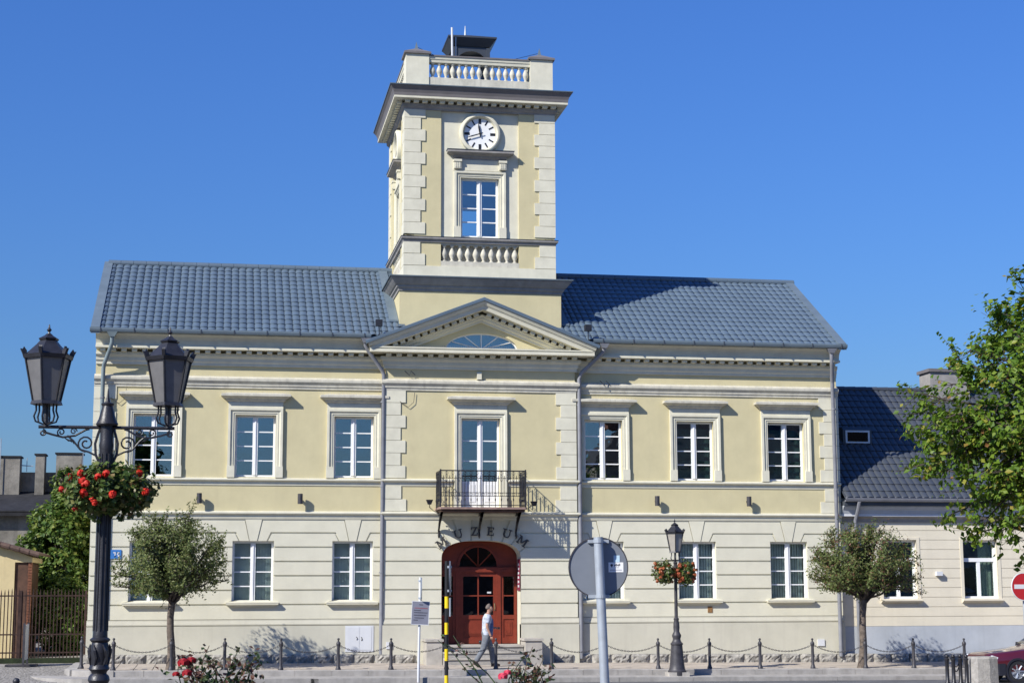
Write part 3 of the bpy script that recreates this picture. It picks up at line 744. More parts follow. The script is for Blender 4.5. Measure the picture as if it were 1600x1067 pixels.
def hood(cx, z, hw, y, M_=None, e=.26, m='trim_old'):
    pr = [(-.01,z),(.045,z),(.05,z+.05),(.1,z+.08),(.12,z+.13),(.16,z+.14),(e-.03,z+.19),(e,z+.2),(e,z+.27),(-.01,z+.33)]
    w = hw-e
    return MB(M_).sweep_xy(pr, [(cx-w, y+.05), (cx-w, y), (cx+w, y), (cx+w, y+.05)]).build('window_hood', MT[m], P)
for i, x in enumerate(WINX):
    window(x, UZ0, UZ1, 0.6, WD, blind='roller' if x > 5 else None)
    surround(x, UZ0, UZ1, 0.6, 0)
    MB().box(x-.81, x+.81, -.05, 0.01, UZ1+.21, UZ1+.36).build('window_frieze', MT['trim'], P)
    hood(x, UZ1+.345, 1.03, 0)
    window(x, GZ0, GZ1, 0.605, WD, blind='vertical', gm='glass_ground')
    sl = MB().sweep_xy([(-.01,1.60),(.05,1.60),(.06,1.64),(.13,1.66),(.14,1.665),(.14,1.70),(.15,1.705),(.15,1.74),(-.15,1.80)], [(x-.62, .02), (x-.62, 0), (x+.62, 0), (x+.62, .02)])
    sl.build('window_sill', MT['trim'], P)
window(-.02, 4.55, 7.25, 0.6, RY+WD, rows=3, low_panel=0.72)
surround(-.02, 4.55, 7.25, 0.6, RY)
MB().box(-.83, .79, RY-.05, RY+.01, 7.46, 7.61).build('window_frieze', MT['trim'], P)
hood(-.02, 7.6, 1.04, RY)

# bird spikes on the ledges
def spikes(x0, x1, y, z, h=0.07):
    mb = MB(); n = int((x1-x0)/0.055)
    for i in range(n):
        x = x0+(x1-x0)*i/n; t = 0.0035; dy = random.choice((-.03, 0, .03))
        mb.add([(x-t,y,z),(x+t,y,z),(x,y+t*2,z),(x+random.uniform(-.01,.01),y+dy,z+h)], [(0,1,3),(1,2,3),(2,0,3)])
    mb.build('bird_spikes', MT['galv'], P, kind='stuff', fix=False)
for a, b in ((-HX+.3, -RX-.1), (RX+.1, HX-.1)):
    spikes(a, b, -.07, 4.40); spikes(a, b, -.06, 8.4); 
    spikes(a, b, -.06, 5.385)
spikes(-RX, RX, RY-.06, 8.4); spikes(-2.5, 2.5, RY-.4, 9.36); spikes(-RX, -1.5, RY-.06, 4.4); spikes(1.5, RX, RY-.06, 4.4)
for x in WINX: spikes(x-1, x+1, -.12, UZ1+.345+.31)

# ---- tower
TX, TY = 0.05, 2.7
def TF(k): return Matrix.Translation((TX, TY, 0)) @ Matrix.Rotation(-PI/2*k, 4, 'Z')
# base stage
MB().box(TX-2.54, TX+2.54, TY-2.54, TY+2.54, 9.2, 11.3).build('tower_base', MT['yellow'], P)
sq = lambda h: [(TX-h, TY-h), (TX+h, TY-h), (TX+h, TY+h), (TX-h, TY+h)]
tc = MB().sweep_xy([(-.1,11.2),(.03,11.2),(.04,11.27),(.09,11.31),(.1,11.38),(.14,11.39),(.2,11.46),(.27,11.55),(.29,11.56),(.29,11.62),(-.14,11.66),(-.14,11.2)], sq(2.54), True).build('tower_cornice', MT['grey_pl'], P)
MB().sweep_xy([(-.3,11.664),(.31,11.624),(.33,11.60),(.335,11.635),(-.3,11.69)], sq(2.54), True).build('cornice_flashing', MT['flash'], P)
# shaft
H2 = 2.38
MB().box(TX-H2-.03, TX+H2+.03, TY-H2-.03, TY+H2+.03, 11.6, 12.03).build('tower_plinth', MT['trim'], P)
PW = 1.24
for k in range(4):
    T = TF(k)
    # corner strips (yellow) and recessed centre
    for s in (-1, 1):
        a, b = sorted((s*PW, s*H2)); mb = MB(T)
        mb.box(a, b, -H2, -H2+.3, 12.0, 12.78); mb.box(a, b, -H2, -H2+.3, 12.9, 17.3)
        mb.build('wall', MT['yellow'], P)
    mb = MB(T); mb.wall(-PW, PW, 12.9, 17.3, -H2+.075, [(-.61, .61, 13.0, 14.9)], .3); mb.build('recessed_panel', MT['trim'], P, fix=False)
    MB(T).box(-PW, PW, -H2+.2, -H2+.3, 12.0, 12.95).build('baluster_niche', MT['trim_old'], P)
    MB(T).box(-PW+.003, PW-.003, -H2+.0, -H2+.2, 12.03, 12.2).build('baluster_base', MT['trim_old'], P)
    MB(T).box(-PW+.003, PW-.003, -H2+.03, -H2+.2, 12.72, 12.78).build('baluster_rail', MT['trim_old'], P)
    if k == 2: continue
    hts = [17.12-.372*i for i in range(12)]
    for s in (-1, 1):
        for i in range(11):
            w_ = .64 if i % 2 == 0 else .49
            if k in (0,):
                a, b = sorted((s*(H2+.03), s*(H2-w_))); MB(T).poly_xz([(a, hts[i+1]+.012), (b, hts[i+1]+.012), (b, hts[i]), (a, hts[i])], -H2-.03, -H2).build('quoin', MT['trim'], P)
            else:
                a, b = sorted((s*(H2), s*(H2-w_))); MB(T).poly_xz([(a, hts[i+1]+.012), (b, hts[i+1]+.012), (b, hts[i]), (a, hts[i])], -H2-.03, -H2).build('quoin', MT['trim'], P)
        for i, (z0, z1) in enumerate(((12.42, 12.78), (12.045, 12.405))):
            w_ = .49 if i == 0 else .64; e_ = .03 if k == 0 else 0
            a, b = sorted((s*(H2+e_), s*(H2-w_))); MB(T).poly_xz([(a, z0), (b, z0), (b, z1), (a, z1)], -H2-.03, -H2).build('quoin', MT['trim'], P)
    # window
    yy = -H2+.075
    window(0, 13.0, 14.9, .6, yy+.12, M_=T)
    surround(0, 13.0, 14.9, .61, yy, M_=T, blocks=True)
    MB(T).box(-.84, .84, yy-.05, yy+.01, 15.13, 15.47).build('window_frieze', MT['trim'], P)
    for s in (-1, 1):
        cb = MB(T); x = s*.72
        cb.box(x-.11, x+.11, yy-.14, yy-.05, 15.17, 15.45)
        for q in (-.06, 0, .06): cb.box(x+q-.018, x+q+.018, yy-.155, yy-.14, 15.2, 15.36)
        cb.box(x-.13, x+.13, yy-.17, yy-.05, 15.39, 15.46)
        cb.build('console', MT['trim'], P)
    hood(0, 15.465, 1.05, yy, M_=T, e=.3, m='grey_pl')
    MB(T).sweep_xy([(.0,15.80),(.315,15.735),(.325,15.75),(0,15.825)], [(-.75, yy+.04), (-.75, yy), (.75, yy), (.75, yy+.04)]).build('hood_flashing', MT['flash'], P)
    # clock
    ck = MB(T).lathe([(.50,0),(.655,0),(.66,-.03),(.645,-.12),(.6,-.15),(.56,-.15),(.53,-.1),(.525,-.04),(.5,-.04)], (0, yy, 16.33), 48, 'y', ring=True).build('clock', MT['trim'], P, smooth=True)
    MB(T).lathe([(0,0),(.53,0),(.53,-.03),(0,-.03)], (0, yy, 16.33), 48, 'y').build('dial', MT['white'], ck)
    for h in range(12):
        a = PI/2-h*PI/6; w_ = .042 if h % 3 == 0 else .022
        Rm = T @ Matrix.Translation((0, yy-.034, 16.33)) @ Matrix.Rotation(-(a-PI/2), 4, 'Y')
        MB(Rm).box(-w_, w_, -.004, .003, .33, .5).build('hour_mark', MT['black'], ck)
    for nm, ang, ln, w_, dy in (('hour_hand', 11.7*30, .36, .026, -.07), ('minute_hand', 42*6, .47, .02, -.085)):
        Rm = T @ Matrix.Translation((0, yy+dy, 16.33)) @ Matrix.Rotation(R(ang), 4, 'Y')
        MB(Rm).poly_xz([(-w_*.7, -.1), (w_*.7, -.1), (w_, ln*.6), (0, ln), (-w_, ln*.6)], -.006, .006).build(nm, MT['black'], ck)
# blind balustrades below the windows, turned balusters
BAL = [(.055,0),(.075,.0),(.075,.035),(.045,.05),(.04,.09),(.085,.2),(.095,.26),(.08,.34),(.045,.44),(.035,.49),(.06,.5),(.06,.53),(.075,.535),(.075,.57),(.0,.57)]
bal_me = MB().lathe(BAL, n=10).mesh('baluster', MT['trim_old'], True)
bal_fit = 0.52/0.57
for k in (0, 1, 3):
    T = TF(k)
    for i in range(10):
        p = T @ Vector((-1.12+2.24*i/9, -H2+.11, 12.2)); o = link('baluster', bal_me, P, tuple(p)); o.scale = (1.05, 1.05, bal_fit)
ts = MB().sweep_xy([(-.3,12.78),(.035,12.78),(.04,12.82),(.07,12.86),(.1,12.88),(.1,12.94),(-.3,12.98)], sq(H2), True).build('tower_string', MT['grey_pl'], P)
MB().sweep_xy([(-.2,12.985),(.11,12.945),(.12,12.95),(-.2,13.0)], sq(H2), True).build('string_flashing', MT['flash'], P)
# top cornice
MB().sweep_xy([(-.3,17.02),(.03,17.02),(.035,17.06),(.1,17.12),(.11,17.2),(-.3,17.2)], sq(H2), True).build('tower_cornice', MT['grey_pl'], P)
MB().sweep_xy([(-.3,17.29),(.36,17.29),(.385,17.295),(.385,17.36),(-.3,17.365)], sq(H2), True).build('tower_cornice', MT['trim'], P)
MB().sweep_xy([(-.3,17.365),(.39,17.365),(.4,17.45),(.44,17.56),(.5,17.64),(.51,17.65),(.51,17.69),(-.3,17.73)], sq(H2), True).build('tower_cornice', MT['cove'], P)
MB().sweep_xy([(-.3,17.74),(.52,17.694),(.53,17.67),(.535,17.7),(-.3,17.76)], sq(H2), True).build('cornice_flashing', MT['flash'], P)
dn = MB().box(-.08, .08, -.14, 0, 17.2, 17.288).mesh('dentil', MT['trim'])
for k in range(3 if True else 0):
    kk = (0, 1, 3)[k]; T = TF(kk)
    for i in range(18):
        x = -2.33+4.66*i/17; p = T @ Vector((x, -H2-.11, 0)); link('dentil', dn, P, tuple(p), rot=(0, 0, -PI/2*kk))
# parapet
MB().box(TX-H2-.02, TX+H2+.02, TY-H2-.02, TY+H2+.02, 17.6, 17.8).build('tower_deck', MT['flash'], P)
HP = 2.36
for sx in (-1, 1):
    for sy in (-1, 1):
        cx, cy = TX+sx*(HP-.365), TY+sy*(HP-.365)
        pr_ = MB().box(cx-.365, cx+.365, cy-.365, cy+.365, 17.78, 18.86).build('parapet_pier', MT['trim'], P)
        mb = MB(); mb.box(cx-.43, cx+.43, cy-.43, cy+.43, 18.86, 18.92); mb.frus(cx, cy, 18.922, 19.12, .43, .43, .06, .06); mb.build('pier_cap', MT['cove'], pr_)
        MB().frus(cx, cy, 19.1, 19.36, .06, .06, .004, .004).build('finial', MT['flash'], pr_)
for k in range(4):
    T = TF(k); yy = -HP+.12; L_ = HP-.73
    MB(T).box(-L_+.003, L_-.003, yy-.09, yy+.2, 17.78, 18.12).build('parapet_base', MT['trim_old'], P)
    MB(T).sweep_xy([(-.2,18.62),(.06,18.62),(.07,18.7),(.09,18.72),(.1,18.8),(-.2,18.8)], [(-L_+.003, yy), (L_-.003, yy)]).build('parapet_rail', MT['trim'], P)
    MB(T).box(-L_+.003, L_-.003, yy-.12, yy+.22, 18.803, 18.85).build('rail_cap', MT['cove'], P)
    for i in range(15):
        p = T @ Vector((-L_+.13+(2*L_-.26)*i/14, yy+.03, 18.12)); o = link('baluster', bal_me, P, tuple(p)); o.scale = (1.0, 1.0, .5/.57)
# lightning wires, mast and bell hood on the top
bc = MB(); cx, cy = TX, TY
cote = MB()
for sx in (-1, 1):
    for sy in (-1, 1): cote.box(cx+sx*.55-.06, cx+sx*.55+.06, cy+sy*.55-.06, cy+sy*.55+.06, 17.8, 19.75)
for k in range(4):
    T = TF(k); n = 10
    pts = [(.49*math.cos(PI*i/n), 19.25+.38*math.sin(PI*i/n)) for i in range(n+1)]
    mb = cote; old = mb.T; mb.T = T
    mb.add([(x, -.58, z) for x, z in pts]+[(x, -.58, 19.8) for x, z in pts]+[(x, -.52, z) for x, z in pts]+[(x, -.52, 19.8) for x, z in pts],
           [(i, i+1, n+2+i, n+1+i) for i in range(n)]+[(2*n+2+i, 3*n+3+i, 3*n+4+i, 2*n+3+i) for i in range(n)]+[(i, 2*n+2+i, 2*n+3+i, i+1) for i in range(n)])
    mb.T = old
cote = cote.build('bell_cote', MT['roof_dark'], P)
mb = MB(); mb.frus(cx, cy, 19.78, 20.02, .62, .62, .8, .8); mb.box(cx-.81, cx+.81, cy-.81, cy+.81, 20.02, 20.07); mb.frus(cx, cy, 20.072, 20.35, .81, .81, .06, .06); mb.build('bell_cote_roof', MT['roof_dark'], cote)
MB().lathe([(.06,20.2),(.05,20.25),(.012,20.68),(0,20.69)], (cx-.13, cy-.0, 0), 8).build('finial', MT['galv'], cote)
MB().tube([(TX-.72, 1.5, 18.6), (TX-.74, 1.5, 20.18)], .035, 8).build('antenna_mast', MT['board'], P)
MB().tube([(TX-.6, 1.6, 18.6), (TX-.6, 1.6, 19.9)], .018, 6).build('antenna_mast', MT['galv'], P)
wr = MB(); wr.tube([(TX-1.95, .75, 19.2), (TX-1.2, 1.2, 19.05), (TX-.6, 1.6, 19.1)], .008, 4); wr.tube([(TX+1.95, .75, 19.2), (TX+1.2, 1.2, 19.1), (TX+.6, 2.0, 19.3)], .008, 4)
wr.build('lightning_wire', MT['iron'], P)
# flashings where roof meets tower
for s in (-1, 1):
    x = TX+s*2.55; a, b = sorted((x, x+s*.28))
    MB().poly_yz([(EY+.9, EZ+.62*.9+.06), (RYY, RZ+.06), (RYY, RZ+.12), (EY+.9, EZ+.62*.9+.12)], a, b).build('roof_flashing', MT['flash'], roof)

# ---- balcony
BX0, BX1, BY, BZ = -1.42, 1.22, -1.26, 4.50
bal = MB().poly_xy([(BX0, RY), (BX0, BY+.05), (BX0+.05, BY), (BX1-.05, BY), (BX1, BY+.05), (BX1, RY)][::-1], BZ-.06, BZ).build('balcony', mat('balcony_slab', (0.3, 0.2, 0.165), .85, .2, 5), P)
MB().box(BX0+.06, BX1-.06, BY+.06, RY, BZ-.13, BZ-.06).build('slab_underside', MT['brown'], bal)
bar_me = MB().box(-.008, .008, -.008, .008, 0, 1).mesh('railing_bar', MT['iron'])
orn = MB(); RT = 5.58
def rail_run(p0, p1, n):
    p0 = Vector(p0); p1 = Vector(p1)
    for z, r in ((RT, .018), (BZ+.06, .012), (BZ+.33, .009), (BZ+.43, .009), (RT-.22, .008)):
        orn.tube([(p0.x, p0.y, z), (p1.x, p1.y, z)], r, 4)
    d = (p1-p0).normalized()
    for i in range(n+1):
        p = p0.lerp(p1, i/n)
        if i % 2 == 0: z0, z1 = BZ, RT
        else: z0, z1 = BZ+.33, RT-.14
        o = link('railing_bar', bar_me, bal, (p.x, p.y, z0)); o.scale = (1, 1, z1-z0)
        if i % 2 == 0:
            for cz, r in ((BZ+.38, .045), (RT-.16, .04), (RT-.07, .045)):
                orn.tube([tuple(p+d*(r*math.cos(2*PI*k/8))+Vector((0,0,cz+r*math.sin(2*PI*k/8)))) for k in range(9)], .006, 3, False)
            orn.lathe([(0,BZ+.15),(.018,BZ+.2),(.018,BZ+.25),(0,BZ+.3)], (p.x, p.y, 0), 6)
        if i < n and i % 2 == 0:
            q = p0.lerp(p1, (i+2)/n) if i+2 <= n else p1
            orn.tube([tuple(p.lerp(q, t)+Vector((0,0,RT-.34+.14*math.sin(PI*t)))) for t in [j/6 for j in range(7)]], .006, 3, False)
rail_run((BX0+.04, BY+.05, 0), (BX1-.04, BY+.05, 0), 28)
rail_run((BX0+.04, RY-.02, 0), (BX0+.04, BY+.05, 0), 12); rail_run((BX1-.04, RY-.02, 0), (BX1-.04, BY+.05, 0), 12)
orn.build('railing', MT['iron'], bal)
for x in (BX0+.04, BX1-.04):
    MB().box(x-.02, x+.02, BY+.03, BY+.07, BZ, RT+.04).build('railing_post', MT['iron'], bal)
for x in (-1.3, -.07, 1.06):
    b_ = MB(); n = 12
    outer = [(RY-.02-.85*(1-math.cos(PI/2*i/n)), 3.72+.66*math.sin(PI/2*i/n)) for i in range(n+1)]
    inner = [(y+.0+.1*(1-i/n)+.02, z+.12) for i, (y, z) in enumerate(outer)]
    b_.poly_yz([(RY, 3.66), (RY-.08, 3.68)]+[(y, z) for y, z in outer[1:]]+[(RY-.87, 4.37), (RY, 4.37), (RY, 4.28), (RY-.55, 4.26), (RY-.3, 4.12), (RY-.12, 3.9), (RY, 3.85)], x-.025, x+.025)
    b_.tube([(x, RY-.24+.08*math.cos(t*.6)*(1-t/16), 4.17+.08*math.sin(t*.6)*(1-t/16)) for t in range(14)], .014, 4)
    b_.tube([(x, RY-.05, 3.62), (x, RY-.1, 3.7), (x, RY-.04, 3.78)], .02, 5)
    b_.build('balcony_bracket', MT['iron'], bal)
MB().box(.2, .5, RY-.5, RY-.1, BZ, BZ+.3).build('balcony_step', MT['trim'], bal) if False else None

# lettering
def letter(ch, T):
    m = MB(T); t = .052; k = [0]
    def st(x0, x1, z0, z1):
        d = .022+.0015*k[0]; k[0] += 1; m.box(x0, x1, -d, d*.4, z0, z1)
    def dg(xa, za, xb, zb, w):
        d = .022+.0015*k[0]; k[0] += 1; m.poly_xz([(xa-w/2, za), (xa+w/2, za), (xb+w/2, zb), (xb-w/2, zb)], -d, d*.4)
    h = .26
    if ch == 'M':
        st(-.13, -.09, 0, h); st(.085, .14, 0, h); dg(0, .06, -.105, h, .06); dg(0, .06, .105, h, .045)
        st(-.16, -.06, 0, .03); st(.055, .17, 0, .03); st(-.165, -.09, h-.03, h); st(.1, .17, h-.03, h)
    if ch == 'U':
        st(-.115, -.06, .07, h); st(.07, .105, .07, h); st(-.15, -.03, h-.03, h); st(.035, .14, h-.03, h)
        dg(-.03, 0, -.09, .08, .06); dg(.04, 0, .085, .08, .045); st(-.055, .06, 0, .035)
    if ch == 'Z':
        st(-.1, .1, h-.035, h); st(-.1, .1, 0, .035); dg(-.065, .02, .065, h-.02, .06); st(-.1, -.075, h-.085, h-.035); st(.075, .1, .035, .09)
    if ch == 'E':
        st(-.085, -.03, 0, h); st(-.11, .1, 0, .033); st(-.11, .095, h-.033, h); st(-.03, .05, h/2-.016, h/2+.016)
        st(.075, .1, .033, .085); st(.07, .095, h-.08, h-.033); st(.04, .055, h/2-.04, h/2+.04)
    return m
let = thing('muzeum_lettering', 'dark bronze capital letters reading MUZEUM arched above the museum entrance', 'lettering', (0, RY-.12, 3.6))
for ch, x, z, a in (('M', -1.22, 3.47, 36), ('U', -.72, 3.74, 17), ('Z', -.23, 3.82, 3), ('E', .27, 3.82, -5), ('U', .77, 3.76, -15), ('M', 1.24, 3.53, -35)):
    m = letter(ch, Matrix.Translation((x, RY-.095, z)) @ Matrix.Rotation(R(-a), 4, 'Y') @ Matrix.Translation((0, 0, -.13)))
    m.build('letter', MT['letter'], let)

# ---- entrance door
DY = 0.42
door = MB(); n = len(ap)
door.poly_xz([(-AW, .45)]+[(AW, .45)]+[(x, z) for x, z in ap], DY+.05, DY+.12)
door = door.build('door', MT['door'], P)
def panel(x0, x1, z0, z1, y, m='door', nm='door_panel'):
    mb = MB(); mb.box(x0, x1, y-.02, y, z0, z1); w = .05
    mb.box(x0+w, x1-w, y-.032, y-.02, z0+w, z1-w); return mb.build(nm, MT[m], door)
FY = DY+.05
# posts, transom
mb = MB(); zT = 2.62
for x in (-.62, .62): mb.box(x-.07, x+.07, FY-.09, FY, .45, zT)
mb.box(-AW, AW, FY-.1, FY, zT, zT+.13); mb.build('door_frame', MT['door'], door)
mb = MB()
fan = [(.58*math.cos(PI*i/16), 2.78+.58*math.sin(PI*i/16)) for i in range(17)]
mb.poly_xz(fan, FY-.02, FY-.004); fl_ = mb.build('fanlight', MT['glass_dark'], door)
mb = MB(); mb.sweep_xz([(-.02,0),(.04,0),(.04,.06),(-.02,.06)], fan[::-1], FY-.01)
for a in (45, 90, 135): mb.tube([(.02*math.cos(R(a)), FY-.03, 2.78), (.58*math.cos(R(a)), FY-.03, 2.78+.58*math.sin(R(a)))], .018, 4)
mb.build('fanlight_bar', MT['door'], fl_)
def leaf(x0, x1, cols, name):
    mb = MB(); w = .085; y0, y1 = FY-.06, FY-.001
    zs = [.47, 1.28, 1.36, zT-.02]
    mb.box(x0, x0+w, y0, y1, .47, zT-.01); mb.box(x1-w, x1, y0, y1, .47, zT-.01)
    mb.box(x0+w, x1-w, y0, y1, .47, .64); mb.box(x0+w, x1-w, y0, y1, 1.2, 1.32); mb.box(x0+w, x1-w, y0, y1, zT-.14, zT-.01)
    lf = mb.build(name, MT['door'], door)
    mb = MB(); g = .012
    mb.box(x0+w, x1-w, FY-.035, FY-.001, .64, 1.2); mb.box(x0+w+.07, x1-w-.07, FY-.052, FY-.035, .71, 1.13); mb.box(x0+w+.12, x1-w-.12, FY-.062, FY-.052, .76, 1.08)
    mb.build('door_panel', MT['door'], door)
    cw = (x1-x0-2*w)/cols
    for c in range(cols):
        for r_ in range(2):
            za, zb = 1.32+(zT-.14-1.32)*r_/2, 1.32+(zT-.14-1.32)*(r_+1)/2
            MB().box(x0+w+cw*c, x0+w+cw*(c+1), FY-.025, FY-.015, za, zb).build('pane', MT['glass_dark'], door)
    mb = MB(); mb.box(x0+w, x1-w, FY-.05, FY-.012, 1.32+(zT-.14-1.32)/2-.018, 1.32+(zT-.14-1.32)/2+.018)
    if cols == 2: mb.box((x0+x1)/2-.018, (x0+x1)/2+.018, FY-.055, FY-.01, 1.32, zT-.14)
    mb.build('glazing_bar', MT['door'], door)
    mb = MB(); xm = (x0+x1)/2; hw_ = (x1-x0)/2
    mb.poly_xz([(x0, zT-.012), (x1, zT-.012)]+[(xm+hw_*math.cos(PI*i/10), zT-.01+.09*math.sin(PI*i/10)) for i in range(1, 10)], FY-.115, FY-.1)
    mb.build('door_pediment', MT['door'], door)
leaf(-.55, .55, 2, 'door_leaf'); leaf(.69, 1.19, 1, 'door_leaf'); leaf(-1.19, -.69, 1, 'door_leaf')
mb = MB(); mb.tube([(.5, FY-.06, 1.48), (.5, FY-.12, 1.5), (.5, FY-.12, 1.62), (.5, FY-.06, 1.64)], .012, 6); mb.box(.485, .515, FY-.066, FY-.06, 1.45, 1.68); mb.build('door_handle', mat('dull_brass', (.2, .15, .08), .5, .1, 9), door)
MB().box(.28, .4, FY-.03, FY-.027, 1.97, 2.02).build('door_notice', MT['board'], door)
bn = MB(); bn.box(AW-.03, AW-.02, RY+.02, RY+.45, 2.05, 3.0); bn = bn.build('hanging_banner', MT['banner'], P)
mk = MB()
for i in range(6): mk.box(AW-.034, AW-.031, RY+.12, RY+.34, 2.15+.13*i, 2.22+.13*i)
mk.build('banner_marks', MT['board'], bn)
# steps and cheek blocks
for i in range(3):
    y0, y1, zt = -1.45+.3*i, -1.45+.3*(i+1)+(0 if i < 2 else .9), .115+.17*i
    st_ = MB().box(-1.28, 1.16, y0, y1, -.3, zt-.05).build('door_step', MT['kerb'], P)
    for a, b in ((-1.285, -.47), (-.465, .34), (.345, 1.165)): MB().box(a, b, y0-.035, y1+(0 if i == 2 else .0)-.037*(i < 2), zt-.05, zt).build('tread_slab', MT['stone'], st_)
for x0, x1 in ((-1.76, -1.3), (1.18, 1.68)):
    pz = MB().box(x0, x1, -1.1, RY-.06, -.3, .585).build('step_cheek', MT['stone'], P)
    MB().box(x0-.04, x1+.04, -1.14, RY-.06, .585, .65).build('cheek_cap', MT['stone'], pz)
# fittings on the wall
for x in (-8.4, -5.45, 5.5, 8.45):
    mb = MB(); mb.lathe([(0,4.62),(.075,4.62),(.075,4.92),(.065,4.92),(.065,4.9),(0,4.9)], (x, -.2, 0), 14); mb.box(x-.03, x+.03, -.14, 0, 4.74, 4.8)
    mb.build('wall_lamp', MT['iron2'], P, smooth=True)
for x, y, z in ((-1.66, -.85, 4.66), (1.5, -.85, 4.63)):
    mb = MB(); mb.frus(x, y, z-.07, z+.07, .05, .04, .1, .08); mb.tube([(x, y, z), (x*.95, RY, z-.12)], .015, 5); mb.build('floodlight', MT['iron'], P)
for x in (-3.2, 3.24):
    mb = MB(); mb.box(x-.1, x+.1, -.85, -.65, 9.93, 10.12); mb.tube([(x, -.75, 9.93), (x+.02, -.72, 9.5)], .015, 5); mb.build('floodlight', MT['iron'], P)
MB().box(-.14, .0, RY-.1, RY, 8.43, 8.66).build('alarm_box', MT['trim'], P)
wb = MB().box(-4.06, -3.22, -.09, -.06, .28, 1.04).build('meter_cabinet', MT['board'], P)
mb = MB(); mb.box(-4.0, -3.645, -.098, -.09, .33, 1.0); mb.box(-3.635, -3.28, -.098, -.09, .33, 1.0); mb.build('cabinet_door', MT['board'], wb)
mb = MB(); mb.tube([(-3.72, -.1, .62), (-3.7, -.11, .67), (-3.73, -.1, .72)], .01, 4); mb.tube([(-3.58, -.1, .6), (-3.56, -.11, .65), (-3.58, -.1, .71)], .01, 4); mb.build('cabinet_handle', MT['iron'], wb)
MB().box(-2.86, -2.68, RY-.085, RY-.05, .36, .56).build('socket_box', MT['board'], P)
MB().box(10.6, 10.82, -.11, -.07, .32, .52).build('socket_box', MT['board'], P)
MB().box(7.1, 7.25, -.02, -.004, 1.36, 1.55).build('wall_vent', MT['vent'], P)
npl = MB().box(-10.93, -10.6, -.03, -.01, 3.01, 3.27).build('number_plate', MT['blue_plate'], P)
mb = MB(); 
for x0_, x1_, z0_, z1_ in ((-10.83,-10.76,3.17,3.2),(-10.79,-10.76,3.07,3.17),(-10.72,-10.65,3.17,3.2),(-10.72,-10.69,3.12,3.17),(-10.7,-10.655,3.07,3.12)): mb.box(x0_, x1_, -.034, -.031, z0_, z1_)
mb.build('plate_marks', MT['board'], npl)
br = MB()
for x, z in ((-2.2, 8.55), (3.9, 8.37)):
    y = RY-.02 if abs(x) < 2.9 else -.1
    br.tube([(x-.16, y-.05, z+.1), (x-.02, y-.1, z-.04), (x+.02, y-.1, z+.1), (x+.16, y-.05, z-.02)], .013, 4)
br.build('cable_bracket', MT['iron2'], P)
cab = MB()
for x0 in (-11.05, -2.5):
    y = -.05 if x0 < -5 else RY-.05
    cab.tube([(x0, y, 7.72), (x0+.25, y, 7.55), (x0+.42, y, 7.7), (x0+.45, y, 8.0)], .008, 4)
cab.build('cable', MT['iron2'], P)

# ------------------------------------------------------------------ neighbouring house on the right
nb = thing('neighbour_house', 'single storey cream house with dark metal roof and blue-grey plinth, right of the museum', 'house', (20, 4, 0))
NX0, NX1, NY = HX+.05, 29.0, 0.12
nh = [(12.9, 14.06, 1.75, 3.6), (15.63, 16.8, 1.75, 3.6), (18.5, 19.66, 1.75, 3.6), (21.3, 22.46, 1.75, 3.6), (24.1, 25.26, 1.75, 3.6)]
mb = MB(); mb.wall(NX0, NX1, .9, 4.9, NY+.012, nh, .22); mb.add([(NX1,NY,-.5),(NX1,9,-.5),(NX1,9,4.9),(NX1,NY,4.9)], [(0,1,2,3)]); mb.add([(NX1,NY,4.9),(NX1,9.4,4.9),(NX1,4.6,8.8)], [(0,1,2)])
mb.build('wall', MT['ncream'], nb, fix=False)
MB().box(NX0, NX1, 8.9, 9.0, -.5, 4.9).build('wall', MT['ncream'], nb)
MB().box(NX0, NX1, NY-.01, NY+.05, -.6, .9).build('plinth', MT['nblue'], nb)
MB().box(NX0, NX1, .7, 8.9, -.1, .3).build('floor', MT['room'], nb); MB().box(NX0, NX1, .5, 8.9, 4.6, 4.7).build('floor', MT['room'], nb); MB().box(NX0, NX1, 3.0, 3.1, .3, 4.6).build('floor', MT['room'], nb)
zc = [.9+.3*i for i in range(12)]
for i in range(11):
    z0, z1 = zc[i]+.008, zc[i+1]-.008
    segs = [(NX0, NX1)]
    for h in nh:
        if z1 > h[2]+.02 and z0 < h[3]-.02:
            segs = [q for s_ in segs for q in ([(s_[0], h[0]), (h[1], s_[1])] if s_[0] < h[0] < s_[1] else [s_])]
    for a, b in segs:
        if b-a > .02: MB().poly_xz([(a, z0), (b, z0), (b, z1), (a, z1)], NY-.003, NY+.012).build('wall_course', MT['ncream'], nb)
MB().sweep_xy([(-.02,4.15),(.04,4.15),(.05,4.25),(.12,4.33),(-.02,4.33)], [(NX0, NY), (NX1, NY)]).build('cornice', MT['grey_pl'], nb)
MB().sweep_xy([(-.02,4.332),(.2,4.332),(.2,4.4),(-.02,4.4)], [(NX0, NY), (NX1, NY)]).build('cornice', MT['board'], nb)
MB().sweep_xy([(-.02,4.402),(.2,4.402),(.24,4.52),(.33,4.63),(.33,4.66),(-.02,4.66)], [(NX0, NY), (NX1, NY)]).build('cornice', MT['nblue'], nb)
MB().box(NX0, NX1, -.3, .1, 4.665, 4.8).build('eave_board', MT['roof_dark'], nb)
MB().sweep_xy([(.40,4.80),(.45,4.77),(.53,4.79),(.56,4.86),(.56,4.93),(.54,4.93),(.53,4.83),(.42,4.82)], [(NX0, NY), (NX1, NY)]).build('gutter', MT['pipe'], nb)
NEY, NEZ, NRY, NRZ = -.42, 4.86, 4.55, 8.9
nr = MB().poly_yz([(NEY, NEZ-.05), (NRY, NRZ-.05), (9.6, NEZ-.05), (9.6, NEZ), (NRY, NRZ-.01), (NEY, NEZ)][::-1], NX0, NX1+.2).build('roof', MT['roof_dark'], nb)
